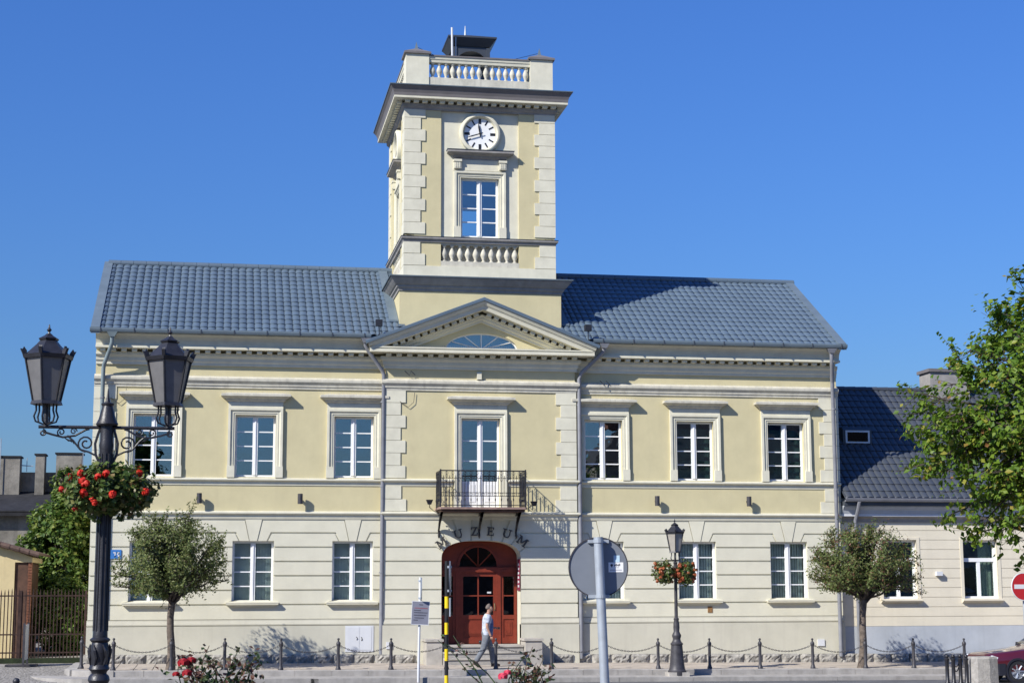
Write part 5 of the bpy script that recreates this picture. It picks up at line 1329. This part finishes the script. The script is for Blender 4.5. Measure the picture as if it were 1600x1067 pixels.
def basket(name, label, loc, r, h, n, leafm, petal, nb_, bloom_r, seed, group=None):
    rnd = random.Random(seed); t = thing(name, label, 'flower basket', loc, group=group); c = Vector(loc)
    bw = MB(); bw.lathe([(0,-h*.55),(r*.35,-h*.5),(r*.5,-h*.2),(r*.52,-h*.1),(0,-h*.1)], tuple(c), 14); bw.build('basket', MT['soil'], t)
    def pos():
        a = rnd.uniform(0, 2*PI); z = rnd.uniform(-1, 1); q = rnd.uniform(.45, 1.0)**.5; w = math.sqrt(max(0, 1-z*z))
        lump = 1+.16*math.sin(3*a+seed)+.1*math.sin(7*a+2*z)
        d = Vector((w*math.cos(a), w*math.sin(a), z)); p = c+Vector((d.x*r*lump, d.y*r*lump, d.z*h*lump))*q+Vector((rnd.gauss(0,.025), rnd.gauss(0,.025), rnd.gauss(0,.025))); return p, (d+Vector((0,0,.4))).normalized()
    leaves(n, pos, .06, rnd, 1.15, .2, .3).build('foliage', MT[leafm], t, fix=False, kind='stuff')
    bm_ = MB()
    for i in range(26):
        d = Vector((rnd.gauss(0,1), rnd.gauss(0,1), rnd.gauss(0,1))).normalized(); q = d*bloom_r*rnd.uniform(.55, 1); u = d.orthogonal().normalized()*bloom_r*.5; v = d.cross(u).normalized()*bloom_r*.5
        bm_.add([tuple(q-u), tuple(q+v), tuple(q+u), tuple(q-v)], [(0,1,2,3)])
    bme = bm_.mesh('bloom', MT[petal])
    for i in range(nb_):
        a = rnd.uniform(PI*.95, PI*2.05); z = rnd.uniform(-.75, .75); w = math.sqrt(1-z*z)
        p = c+Vector((w*math.cos(a)*r, w*math.sin(a)*r, z*h))*rnd.uniform(1.0, 1.12); o = link('bloom', bme, t, tuple(p), rot=(rnd.uniform(0,3), rnd.uniform(0,3), 0)); k = rnd.uniform(.7, 1.15); o.scale = (k, k, k)
    return t

LX, LY, LZ = -9.13, -30.0, .55
lampL = thing('street_lamp', 'tall dark iron street lamp with two lanterns on a scrolled cross arm', 'street lamp', (0,0,0), group=None)
pr = [(0,0),(.2,0),(.2,.06),(.16,.1),(.15,.3),(.13,.36),(.105,.42),(.085,.46),(.1,.5),(.125,.545),(.115,.59),(.085,.62),(.09,.64),(.12,.67),(.11,.7),(.095,.72),(.1,.8),(.11,.86),(.1,.94),(.09,.97),(.115,.995),(.115,1.01),(.085,1.03),(.082,1.1),(.078,1.12),(.074,2.3),(.078,3.2),(.085,3.25),(.075,3.3),(.075,3.49)]
pl = MB().lathe(pr, n=20).build('pole', MT['iron'], lampL, smooth=True)
fl2 = MB()
for i in range(12):
    a = 2*PI*i/12; fl2.tube([(.08*math.cos(a), .08*math.sin(a), 1.1), (.076*math.cos(a), .076*math.sin(a), 2.4), (.079*math.cos(a), .079*math.sin(a), 3.15)], .009, 4)
fl2.build('flute', MT['iron'], pl)
lf_ = MB()
for i in range(6):
    a = 2*PI*i/6; c_, s_ = math.cos(a), math.sin(a)
    lf_.tube([(.1*c_, .1*s_, .71), (.115*math.cos(a+.25), .115*math.sin(a+.25), .8), (.122*math.cos(a+.1), .122*math.sin(a+.1), .88), (.11*math.cos(a-.15), .11*math.sin(a-.15), .95)], [.008, .016, .02, .008], 5)
lf_.build('leaf_relief', MT['iron'], pl)
MB().lathe([(0,3.48),(.12,3.48),(.13,3.5),(.1,3.56),(.075,3.66),(.06,3.71),(.075,3.73),(.075,3.745),(.03,3.76),(.015,3.83),(.004,3.92),(0,3.92)], n=14).build('finial', MT['iron'], lampL, smooth=True)
arm = MB(); arm.tube([(-.78, 0, 3.46), (.78, 0, 3.46)], .02, 8)
def spiral(cx, cz, r, a0, turns, sg): return [(cx+r*(1-.75*i/18)*math.cos(a0+sg*turns*2*PI*i/18), 0, cz+r*(1-.75*i/18)*math.sin(a0+sg*turns*2*PI*i/18)) for i in range(19)]
for s in (-1, 1):
    arm.tube([(s*.72, 0, 3.4), (s*.62, 0, 3.37), (s*.5, 0, 3.34), (s*.36, 0, 3.36), (s*.24, 0, 3.43), (s*.2, 0, 3.44)], .013, 5)
    arm.tube([(s*.08, 0, 3.05), (s*.12, 0, 3.14), (s*.13, 0, 3.27), (s*.1, 0, 3.38), (s*.08, 0, 3.44)], .016, 5)
    arm.tube([(s*.1, 0, 3.12), (s*.2, 0, 3.17), (s*.3, 0, 3.2), (s*.38, 0, 3.3), (s*.45, 0, 3.36)], .012, 5)
    arm.tube(spiral(s*.235, 3.27, .1, -PI/2, 1.6, s), .011, 5); arm.tube(spiral(s*.52, 3.4, .05, -PI/2, 1.4, s), .009, 5); arm.tube(spiral(s*.73, 3.39, .04, PI/2, 1.4, s), .01, 5)
    arm.tube(spiral(s*.38, 3.41, .04, 0, 1.3, -s), .008, 5)
    for q in range(6): arm.tube([(s*(.38+.01*q), 0, 3.3), (s*(.34+.03*q), .02*(q % 2), 3.24+.02*q)], [.012, .003], 4)
arm.build('scroll_arm', MT['iron'], lampL)
for s in (-1, 1): lantern(lampL, 3.74, s*.7, 1.0, 'lamp_glass')
lampL.location = (LX, LY, LZ)
basket('flower_basket', 'full basket of red geraniums round the post of the double lantern lamp', (LX+.03, LY, 3.27), .5, .31, 3600, 'leaf_ger', 'petal', 19, .046, 2)

lampR = thing('street_lamp', 'slender dark iron lamp with one lantern standing at the pavement step', 'street lamp')
pr = [(0,0),(.29,0),(.29,.12),(.27,.14),(.25,.18),(.23,.3),(.2,.6),(.18,.82),(.2,.84),(.2,.87),(.16,.9),(.13,.95),(.12,1.0),(.145,1.06),(.145,1.1),(.12,1.14),(.09,1.2),(.1,1.3),(.095,1.42),(.075,1.5),(.085,1.52),(.085,1.55),(.055,1.58),(.05,2.9),(.06,2.95),(.05,3.0),(.06,3.08),(.08,3.1),(0,3.13)]
pp = [(r*.88, z) for r, z in pr]
pR = MB().lathe(pp, n=18).build('pole', MT['iron2'], lampR, smooth=True)
MB().box(-.29, .29, -.24, .24, -.1, .085).build('base_block', MT['stone'], lampR)
arm = MB(); arm.tube([(-.3, 0, 3.17), (.1, 0, 3.17)], .012, 5); arm.tube([(-.55, 0, 2.75), (.55, 0, 2.75)], .012, 5); arm.build('bracket_arm', MT['iron2'], lampR)
lantern(lampR, 3.39, 0, 1.0, 'lamp_glass2')
RXL, RYL = 4.83, -4.55; lampR.location = (RXL, RYL, -.28)
basket('flower_basket', 'left basket of orange-red flowers on the single lantern lamp', (RXL-.33, RYL, 2.55), .3, .33, 1000, 'leaf_ger', 'petal_or', 14, .06, 5)
basket('flower_basket', 'right basket of orange-red flowers on the single lantern lamp', (RXL+.27, RYL, 2.53), .32, .33, 1100, 'leaf_ger', 'petal_or', 26, .06, 6)

# ------------------------------------------------------------------ signs
rs = thing('round_sign', 'large round grey back of a road sign on a leaning galvanised post', 'road sign', (-3.2, -30, .55))
T = Matrix.Translation((-3.2, -29.92, 2.375)) @ Matrix.Rotation(R(-6), 4, 'Z')
MB(T).lathe([(0,-.006),(.355,-.006),(.362,-.014),(.368,-.012),(.368,.006),(0,.006)], n=48, ax='y').build('disc', MT['sign_back'], rs)
MB(T).lathe([(.356,-.018),(.37,-.018),(.37,.01),(.356,.01)], n=48, ax='y', ring=True).build('rim', MT['iron2'], rs)
MB().tube([(-3.145, -30.04, .5), (-3.225, -30.04, 2.74)], .057, 14).build('post', MT['galv'], rs, smooth=True)
for z in (2.69, 2.02):
    x = -3.145-.08*(z-.5)/2.24; MB().lathe([(.058,-.02),(.066,-.02),(.066,.02),(.058,.02)], (x, -30.04, z), 14, ring=True).build('clamp', MT['galv'], rs)
    MB(T).box(-.13, .13, -.04, -.008, z-2.375-.02, z-2.375+.02).build('clamp_bar', MT['galv'], rs)
stk = MB(T).box(.125, .31, -.0105, -.0085, -.06, .06).build('sticker', MT['white'], rs)
mk = MB(T); mk.lathe([(0,-.012),(.016,-.012),(.016,-.0108),(0,-.0108)], (.165, 0, .025), 12, 'y'); mk.poly_xz([(.158, .012), (.172, .012), (.168, -.008)], -.0125, -.0109)
for i in range(6): mk.box(.195+.013*i, .204+.013*i, -.0118, -.0108, .012+.006*(i % 2), .032+.012*((i*7) % 3)/2)
mk.build('sticker_logo', MT['ink'], stk)
mk = MB(T)
for i in range(14): mk.box(.145+.0105*i, .152+.0105*i, -.0114, -.0108, -.038, -.028)
for i in range(5): mk.box(.205+.011*i, .212+.011*i, -.0114, -.0108, -.008, .0)
mk.build('sticker_print', MT['signgrey'], stk)
MB(T).box(.19, .265, -.0104, -.0084, .062, .145).build('sticker', mat('pale_blue_sticker', (.5, .66, .75), .5, .05, 9), rs)

ns_ = thing('notice_sign', 'tilted grey notice plate with faint print on a white post', 'notice sign', (-2.42, -5.0, -.33))
MB().tube([(-2.46, -4.98, -.36), (-2.42, -4.98, 2.42)], .034, 10).build('post', MT['board'], ns_, smooth=True)
T = Matrix.Translation((-2.42, -5.04, 1.47)) @ Matrix.Rotation(R(3), 4, 'Y') @ Matrix.Rotation(R(-4), 4, 'Z')
pl_ = MB(T).box(-.225, .225, -.008, .008, -.3, .3).build('plate', MT['signgrey'], ns_)
MB(T).sweep_xz([(-.008,0),(.012,0),(.012,.014),(-.008,.014)], [(-.225,-.3),(-.225,.3),(.225,.3),(.225,-.3)], 0, True).build('plate_edge', MT['board'], pl_)
for nm, m, rows in (('plate_print', 'ink', ((.21, -.04, .05), (.06, -.17, .0), (0., -.17, .19), (-.07, -.17, .15), (-.14, -.15, .1), (-.2, -.17, -.06))), ('plate_red_print', 'ink_red', ((.12, -.16, .19),))):
    mk = MB(T)
    for z, a, b in rows:
        x = a
        while x < b: w = .012+.01*random.random(); mk.box(x, x+w, -.0105, -.0085, z, z+.022); x += w+.007
    mk.build(nm, MT[m], pl_)
T2 = Matrix.Translation((-2.38, -5.0, 2.1)) @ Matrix.Rotation(R(83), 4, 'Z')
MB(T2).lathe([(0,-.008),(.31,-.008),(.315,.01),(0,.01)], n=32, ax='y').build('edge_on_disc', MT['galv'], ns_)
for z in (1.87, 2.33): MB().lathe([(.034,-.02),(.05,-.02),(.05,.02),(.034,.02)], (-2.425, -4.98, z), 10, ring=True).build('clamp', MT['galv'], ns_)

sp = thing('striped_post', 'yellow and black striped post with an edge-on sign in front of the entrance', 'sign post', (-3.6, -19, .2))
for i in range(12):
    z0 = .15+.46*(i//2)+(0 if i % 2 == 0 else .2) if False else None
zz = 1.975; tgl = 0; k = 0
segs_ = []
while zz > .0:
    ln = .215 if tgl == 0 else .265; segs_.append((zz-ln, zz, 'yellowp' if tgl == 0 else 'black')); zz -= ln; tgl ^= 1
for z0, z1, m in segs_: MB().lathe([(0,z0),(.036,z0),(.036,z1),(0,z1)], (-3.6, -19, 0), 14).build('stripe', MT[m], sp, smooth=True)
MB().lathe([(0,1.975),(.036,1.975),(.036,2.63),(0,2.63)], (-3.6, -19, 0), 14).build('post_top', MT['black'], sp, smooth=True)
T = Matrix.Translation((-3.535, -19.0, 2.31)) @ Matrix.Rotation(R(80), 4, 'Z')
MB(T).lathe([(0,-.01),(.315,-.01),(.325,.012),(0,.012)], n=32, ax='y').build('edge_on_disc', MT['sign_back'], sp)
for z in (2.08, 2.52): MB(T).box(-.06, .06, -.03, .05, z-2.33, z-2.29).build('clamp', MT['galv'], sp)
MB(T).box(-.15, .15, -.01, .01, -.7, -.36).build('supplementary_plate', MT['galv'], sp)

ne = thing('no_entry_sign', 'red no entry sign with white bar cut by the right edge', 'road sign', (12.55, -10, -.4))
T = Matrix.Translation((12.48, -10.05, 2.12)) @ Matrix.Rotation(R(8), 4, 'Z')
MB(T).lathe([(0,-.008),(.345,-.008),(.35,.006),(0,.006)], n=40, ax='y').build('disc', MT['redp'], ne)
MB(T).box(-.27, .27, -.0125, -.0095, -.055, .055).build('white_bar', MT['white'], ne)
MB(T).lathe([(.335,-.0105),(.352,-.0105),(.352,.008),(.335,.008)], n=40, ax='y', ring=True).build('rim', MT['white'], ne)
MB().tube([(12.52, -9.98, -.45), (12.52, -9.98, 2.45)], .035, 10).build('post', MT['galv'], ne, smooth=True)

# ------------------------------------------------------------------ roses
def rose(label, cx, cy, z0, w, zt, n, seed, blooms, extra=()):
    rnd = random.Random(seed); t = thing('rose_bush', label, 'rose bush', (cx, cy, z0), group='rose bushes in the foreground bed'); st = MB(); tips = []
    ends = [(cx+rnd.uniform(-w, w), cy+rnd.uniform(-.25, .25), zt-abs(rnd.gauss(0,.16))-.02) for _ in range(26)]+list(extra)
    for e in ends:
        e = Vector(e); b = Vector((cx+rnd.uniform(-.15,.15), cy+rnd.uniform(-.1,.1), z0)); m = b.lerp(e, .55)+Vector((rnd.gauss(0,.06), rnd.gauss(0,.06), .1)); path = [b, b.lerp(m, .5), m, m.lerp(e, .5)+Vector((rnd.gauss(0,.02), 0, .02)), e]
        st.tube(path, [.009, .008, .006, .004, .003], 5, False)
        for a, c in zip(path[1:], path[2:]):
            for k in range(4):
                q = a.lerp(c, k/4); tips.append((q, q+Vector((rnd.gauss(0,.07), rnd.gauss(0,.07), rnd.gauss(.03,.05)))))
    st.build('stem', MT['leaf_rose'], t, fix=False)
    def pos():
        q, e = rnd.choice(tips); p = q.lerp(e, rnd.uniform(.2, 1.2)); return p, Vector((rnd.gauss(0,.5), -.5, .8)).normalized()
    leaves(n, pos, .034, rnd, 1.6, .2, .3).build('foliage', MT['leaf_rose'], t, fix=False, kind='stuff')
    for (x, y, z, r, m) in blooms:
        mb = MB()
        for k in range(34):
            f = k/34; a = k*2.4; d = Vector((math.cos(a)*math.sin(f*1.7), math.sin(a)*math.sin(f*1.7), math.cos(f*1.7))); c = Vector((x, y, z))+d*r*(.35+.6*f); u = Vector((-math.sin(a), math.cos(a), 0))*r*.42; v = (d.cross(u)).normalized()*r*.4
            mb.add([tuple(c-u*.8-v), tuple(c+u*.8-v), tuple(c+u+v*.6+d*r*.1), tuple(c+v*1.1+d*r*.14), tuple(c-u+v*.6+d*r*.1)], [(0,1,2,3,4)])
        mb.build('bloom', MT[m], t, fix=False)
rose('rose bush with crimson blooms left of the striped post, near the left tree', -7.8, -36, .8, .36, 1.62, 900, 1,
     [(-8.06, -36.1, 1.535, .048, 'petal_dark'), (-8.0, -36.05, 1.55, .04, 'petal_dark'), (-8.03, -36.15, 1.455, .04, 'petal_dark'), (-8.12, -36, 1.44, .03, 'petal_dark')],
     [(-7.86, -36, 1.67), (-7.62, -36, 1.64), (-7.88, -36, 1.6), (-7.5, -35.9, 1.52), (-8.1, -36, 1.56)])
rose('rose bush with a bright pink-red bloom in front of the entrance', -5.06, -35, .8, .22, 1.46, 640, 2,
     [(-5.28, -35.15, 1.345, .045, 'petal_pink'), (-5.23, -35.1, 1.375, .035, 'petal_pink'), (-5.16, -35.1, 1.365, .025, 'petal_or')],
     [(-4.98, -35, 1.6), (-5.02, -35, 1.56), (-5.68, -34.8, 1.7), (-5.82, -34.8, 1.66), (-5.76, -34.75, 1.63), (-4.88, -35, 1.5)])
bd = grid_sheet(-9.5, -4.2, -37.2, -33.8, 8, 6, lambda x, y: terrain(x, y)+.04+.2*sm(1-abs(y+35.5)/1.8)); bd.build('flower_bed_soil', MT['soil'], kind='structure')

# ------------------------------------------------------------------ car
def car():
    t = thing('parked_car', 'dark red car with black bumper parked at the right edge', 'car', (15, -6.5, -.47)); z0 = -.475; xf = 12.98; yc = -6.15
    W = .82
    # stations along the length: (x, half width, z bottom, z belt, z top, half width top)
    S = [(0, .66, .30, .64, .73, .6), (.06, .75, .25, .66, .765, .66), (.25, .81, .22, .69, .8, .7), (.7, .82, .2, .72, .85, .71), (1.2, .82, .2, .75, .91, .7), (1.45, .82, .2, .78, .95, .7), (1.6, .82, .2, .8, 1.0, .68), (2.15, .82, .2, .83, 1.36, .6), (2.6, .82, .2, .84, 1.42, .58), (3.1, .82, .2, .85, 1.39, .58), (3.6, .82, .22, .86, 1.05, .64), (3.75, .81, .24, .86, .98, .66), (4.2, .76, .3, .82, .93, .62), (4.28, .66, .36, .74, .84, .52)]
    mb = MB(); vs = []; fs = []; k = 12
    for (x, w, b, bl, tp, wt) in S:
        ring = [(-w*.9, b), (-w, b+.12), (-w, bl-.12), (-w*.975, bl), (-wt, tp-.03), (-wt*.8, tp), (wt*.8, tp), (wt, tp-.03), (w*.975, bl), (w, bl-.12), (w, b+.12), (w*.9, b)]
        vs += [(xf+x, yc+y, z0+z) for y, z in ring]
    for i in range(len(S)-1):
        for j in range(k): fs.append((i*k+j, i*k+(j+1) % k, (i+1)*k+(j+1) % k, (i+1)*k+j))
    fs.append(tuple(range(k))); fs.append(tuple((len(S)-1)*k+j for j in range(k-1,-1,-1)))
    body_ = mb.add(vs, fs).build('body', MT['carpaint'], t, smooth=True)
    bp = MB(); bp.poly_xy([(xf-.03, yc-.5), (xf+.02, yc-.68), (xf+.12, yc-.8), (xf+.25, yc-.84), (xf+.43, yc-.845), (xf+.43, yc-.6), (xf+.2, yc+.6), (xf+.12, yc+.8), (xf+.02, yc+.68), (xf-.03, yc+.5)], z0+.2, z0+.52); bp.build('bumper', MT['bumper'], t)
    for s in (-1, 1):
        hl = MB(); hl.poly_xz([(xf+.02, z0+.585), (xf+.3, z0+.6), (xf+.33, z0+.66), (xf+.1, z0+.735), (xf+.03, z0+.68)], yc+s*.79 if s < 0 else yc+.55, yc-.55 if s < 0 else yc+.79); hl.build('headlight', MT['lens'], t)
        for x in (.79, 3.35):
            wx = xf+x; wy = yc+s*.74; w = MB(); w.lathe([(.2,-.09),(.29,-.09),(.305,-.06),(.305,.06),(.29,.09),(.2,.09)], (wx, wy, z0+.305), 28, 'y', ring=True); w = w.build('wheel', MT['rubber'], t, smooth=True)
            r_ = MB(); r_.lathe([(0,-.085 if s < 0 else .085),(.06,-.09*1 if s < 0 else .09),(.07,-.07 if s < 0 else .07),(.185,-.06 if s < 0 else .06),(.2,-.085 if s < 0 else .085),(.205,0),(0,0)], (wx, wy, z0+.305), 28, 'y')
            for q in range(7):
                a = 2*PI*q/7; r_.tube([(wx+.05*math.cos(a), wy+s*.082, z0+.305+.05*math.sin(a)), (wx+.185*math.cos(a), wy+s*.08, z0+.305+.185*math.sin(a))], .022, 5)
            r_.build('rim', MT['chrome'], w, smooth=True)
            ah = MB(); ah.lathe([(.30,-.1),(.355,-.1),(.355,.03),(.30,.03)], (wx, yc+s*.75, z0+.31), 26, 'y', ring=True); ah.build('wheel_arch', MT['bumper'], t)
        for nm, pts in (('side_window', [(1.75, .9), (2.2, 1.3), (2.6, 1.35), (2.6, .9)]), ('side_window', [(2.68, .9), (2.68, 1.35), (3.1, 1.32), (3.5, 1.02), (3.4, .9)])):
            g = MB(); n = len(pts); yy = lambda z: yc+s*(.82-.2*max(0, (z-.84))/.5+.004)
            g.add([(xf+x, yy(z), z0+z) for x, z in pts], [tuple(range(n))]); g.build(nm, MT['glass_dark'], t, fix=False)
        m_ = MB(); m_.frus(xf+1.72, yc+s*.92, z0+.92, z0+1.04, .06, .09, .05, .08); m_.build('mirror', MT['bumper'], t)
    ws = MB(); ws.add([(xf+1.56, yc-.66, z0+.99), (xf+1.56, yc+.66, z0+.99), (xf+2.1, yc+.55, z0+1.34), (xf+2.1, yc-.55, z0+1.34)], [(0,1,2,3)]); ws.build('windscreen', MT['glass_dark'], t, fix=False, loc=(-.03, 0, .025))
    MB().box(xf+.5, xf+.95, yc-.829, yc-.824, z0+.69, z0+.74).build('fender_sticker', MT['board'], t, loc=(0,0,0)) if False else None
    sh = MB(); sh.box(xf-.035, xf-.028, yc-.26, yc+.26, z0+.36, z0+.47); sh.build('number_plate', MT['board'], t)
car()

# ------------------------------------------------------------------ walking man
def skin_mesh(name, verts, edges, radii, m, sub=2, parent=None):
    me = bpy.data.meshes.new(name+'_cage'); me.from_pydata(verts, edges, []); o = bpy.data.objects.new(name, me); C.objects.link(o)
    md = o.modifiers.new('s', 'SKIN'); md.use_smooth_shade = True
    sv = me.skin_vertices[0].data
    for i, r in enumerate(radii): sv[i].radius = r if isinstance(r, tuple) else (r, r)
    sv[0].use_root = True
    o.modifiers.new('u', 'SUBSURF').levels = sub
    dg = bpy.context.evaluated_depsgraph_get(); dg.update()
    nm = bpy.data.meshes.new_from_object(o.evaluated_get(dg)); bpy.data.objects.remove(o); nm.name = name
    nm.materials.clear(); nm.materials.append(m)
    return nm
def chain_skin(name, chains, m, sub=2):
    V = []; E = []; Rr = []; idx = {}
    for ch in chains:
        prev = None
        for key, p, r in ch:
            if key in idx: i = idx[key]
            else: i = len(V); V.append(p); Rr.append(r); idx[key] = i
            if prev is not None: E.append((prev, i))
            prev = i
    return skin_mesh(name, V, E, Rr, m, sub)
man = thing('person', 'grey-haired man in a pale short sleeved shirt and grey jeans striding past the entrance', 'person', (-.25, -2.5, -.1))
mx, my, mz = -.22, -2.5, side_z(-.2, -2.5)
def q_(x, y, z): return (mx+x, my+y, mz+z)
pel = ('pel', q_(0, 0, .93), (.1, .08))
body_ch = [
 [pel, ('ab', q_(.01, 0, 1.08), (.12, .09)), ('ch', q_(.02, 0, 1.28), (.165, .13)), ('sh', q_(.035, 0, 1.43), (.12, .09)), ('nk', q_(.06, 0, 1.5), .055), ('nk2', q_(.08, 0, 1.545), .052), ('hd', q_(.1, 0, 1.6), .082), ('hd2', q_(.105, 0, 1.66), .088), ('hd3', q_(.1, 0, 1.71), .06)],
 [('hd', 0, 0), ('nose', q_(.185, 0, 1.605), .022)], [('hd', 0, 0), ('chin', q_(.165, 0, 1.55), .03)],
 [('sh', 0, 0), ('rs', q_(.02, -.19, 1.41), .06), ('re', q_(-.02, -.25, 1.14), .045), ('rw', q_(.07, -.24, .93), .032), ('rh', q_(.1, -.235, .86), .036)],
 [('sh', 0, 0), ('ls', q_(.04, .19, 1.41), .06), ('le', q_(.1, .25, 1.15), .045), ('lw', q_(.28, .2, 1.08), .032), ('lh', q_(.36, .17, 1.08), .034)],
 [pel, ('rhp', q_(-.01, -.09, .86), .075), ('rk', q_(-.1, -.11, .5), .055), ('ra', q_(-.33, -.11, .15), .042), ('rt', q_(-.27, -.11, .05), .035)],
 [pel, ('lhp', q_(.02, .09, .86), .075), ('lk', q_(.17, .1, .48), .055), ('la', q_(.21, .1, .09), .042), ('lt', q_(.33, .1, .045), .035)]]
hx, hy, hz = q_(.1, -.235, .86)
bm1 = chain_skin('body', body_ch, MT['skin'])
bo = link('body', bm1, man)
# fingers of both hands
fg = MB()
for i in range(4):
    a = (-.012+.012*i); fg.tube([q_(.105+a, -.235, .85), q_(.11+a*1.6, -.235, .8), q_(.12+a*1.6, -.225, .765-(.008 if i in (1, 2) else 0))], [.011, .010, .007], 6)
    fg.tube([q_(.36, .165, 1.07+a*1.3), q_(.41, .15, 1.065+a*1.5), q_(.42, .12, 1.06+a*1.5)], [.011, .01, .007], 6)
fg.tube([q_(.12, -.22, .87), q_(.145, -.215, .83), q_(.145, -.21, .8)], [.012, .011, .008], 6); fg.tube([q_(.36, .15, 1.1), q_(.39, .12, 1.11), q_(.41, .1, 1.1)], [.012, .011, .008], 6)
fg.build('finger', MT['skin'], man, smooth='all')
shirt = chain_skin('shirt', [[('hem', q_(-.01, 0, .78), (.17, .13)), ('pel', q_(-.0, 0, .92), (.178, .138)), ('ab', q_(.01, 0, 1.07), (.178, .14)), ('ch', q_(.02, 0, 1.27), (.188, .15)), ('sh', q_(.035, 0, 1.42), (.15, .11)), ('nk', q_(.05, 0, 1.475), .085)],
 [('sh', 0, 0), ('rs', q_(.02, -.2, 1.41), .085), ('re', q_(-.012, -.245, 1.2), .075)], [('sh', 0, 0), ('ls', q_(.04, .2, 1.41), .085), ('le', q_(.09, .245, 1.2), .075)]], MT['shirt'])
link('shirt', shirt, man)
pn = MB(); 
for i in range(6): pass
vest = chain_skin('shirt_front', [[('z', q_(.085, -.02, .8), (.1, .118)), ('a', q_(.085, -.02, .92), (.115, .125)), ('b', q_(.1, -.02, 1.1), (.115, .135)), ('c', q_(.105, -.02, 1.26), (.115, .14)), ('d', q_(.09, -.01, 1.39), (.095, .1))]], MT['shirt_blue'])
link('shirt_front', vest, man)
jeans = chain_skin('jeans', [[('wst', q_(0, 0, 1.06), (.155, .118)), ('pel', q_(0, 0, .95), (.16, .125)), ('cr', q_(0, 0, .86), (.15, .12)), ('rhp', q_(-.02, -.1, .82), .115), ('rk', q_(-.1, -.11, .5), .09), ('rc', q_(-.23, -.11, .3), .083), ('ra', q_(-.32, -.11, .14), .078)],
 [('cr', 0, 0), ('lhp', q_(.03, .1, .82), .115), ('lk', q_(.17, .1, .48), .09), ('lc', q_(.2, .1, .28), .085), ('la', q_(.215, .1, .07), .08)]], MT['jeans'])
link('jeans', jeans, man)
for nm, p, r_ in (('r', (-.3, -.11, .07), 35), ('l', (.27, .1, .04), -3)):
    T = Matrix.Translation(q_(*p)) @ Matrix.Rotation(R(r_), 4, 'Y'); s = MB(T)
    s.add([(x, y*w, z) for x, w, zt in ((-.11, .8, .07), (-.05, .95, .085), (.03, 1, .06), (.1, .95, .04), (.145, .5, .02)) for (y, z) in ((-.045, -.035), (.045, -.035), (.04, zt), (-.04, zt))],
          [(i*4+j, i*4+(j+1) % 4, (i+1)*4+(j+1) % 4, (i+1)*4+j) for i in range(4) for j in range(4)]+[(3,2,1,0), (16,17,18,19)]); s.build('shoe', MT['shoe'], man, smooth=True)
hr = chain_skin('hair', [[('a', q_(.05, 0, 1.6), (.075, .085)), ('b', q_(.06, 0, 1.67), (.088, .094)), ('c', q_(.09, 0, 1.725), (.07, .075)), ('d', q_(.13, 0, 1.735), (.045, .06))]], MT['hair'], 2)
link('hair', hr, man)
ey = MB()
for s in (-1, 1):
    ey.lathe([(0,-.008),(.01,-.004),(.01,.004),(0,.008)], q_(.17, s*.035, 1.635), 8); ey.lathe([(0,-.006),(.02,-.004),(.02,.004),(0,.006)], q_(.1, s*.092, 1.61), 8, 'y')
ey.build('eye', MT['hair'], man)

# ------------------------------------------------------------------ across the square, behind the camera: what the panes mirror
op = thing('opposite_house', 'dark house across the square mirrored in the right upper windows of the museum', 'house', (28, -68, .5))
MB().box(18, 48, -74, -63, 0, 10.68).build('wall', MT['old_pl'], op)
MB().add([(17.6,-62.4,10.7),(48.4,-62.4,10.7),(48.4,-74.6,10.7),(17.6,-74.6,10.7),(22.5,-68.5,14.4),(44,-68.5,14.4)], [(0,1,5,4),(1,2,5),(2,3,4,5),(3,0,4),(3,2,1,0)]).build('roof', MT['old_roof'], op)
wmesh = MB().box(-.6, .6, -.02, .02, 0, 1.8).mesh('window', MT['glass_dark'])
for i in range(9):
    for z in (1.8, 5.8): link('window', wmesh, op, (20+3.2*i, -62.98, z))
MB().box(20, 21.2, -69.2, -67.8, 13.6, 16).build('chimney', MT['brick'], op); MB().box(30, 31.4, -69.2, -67.8, 13.6, 16.2).build('chimney', MT['brick'], op)
orow = thing('opposite_row_house', 'low dark row house across the square mirrored in the ground floor windows', 'house', (-12, -66, .5))
MB().box(-42, 14, -72, -64, 0, 4.2).build('wall', MT['old_pl'], orow)
MB().poly_yz([(-63.5, 4.1), (-68, 7.0), (-72.5, 4.1)], -42.3, 14.2).build('roof', MT['rust'], orow)
for i in range(14): link('window', wmesh, orow, (-40+4*i, -63.98, 1.5))
bushy('tall_tree', 'tall dark tree across the square mirrored in the leftmost upper window', 'tree', (-13.6, -58, 8.0), 2.6, 2.5, 4.2, 5000, .4, 'leaf_bush', 31, ground=.5)
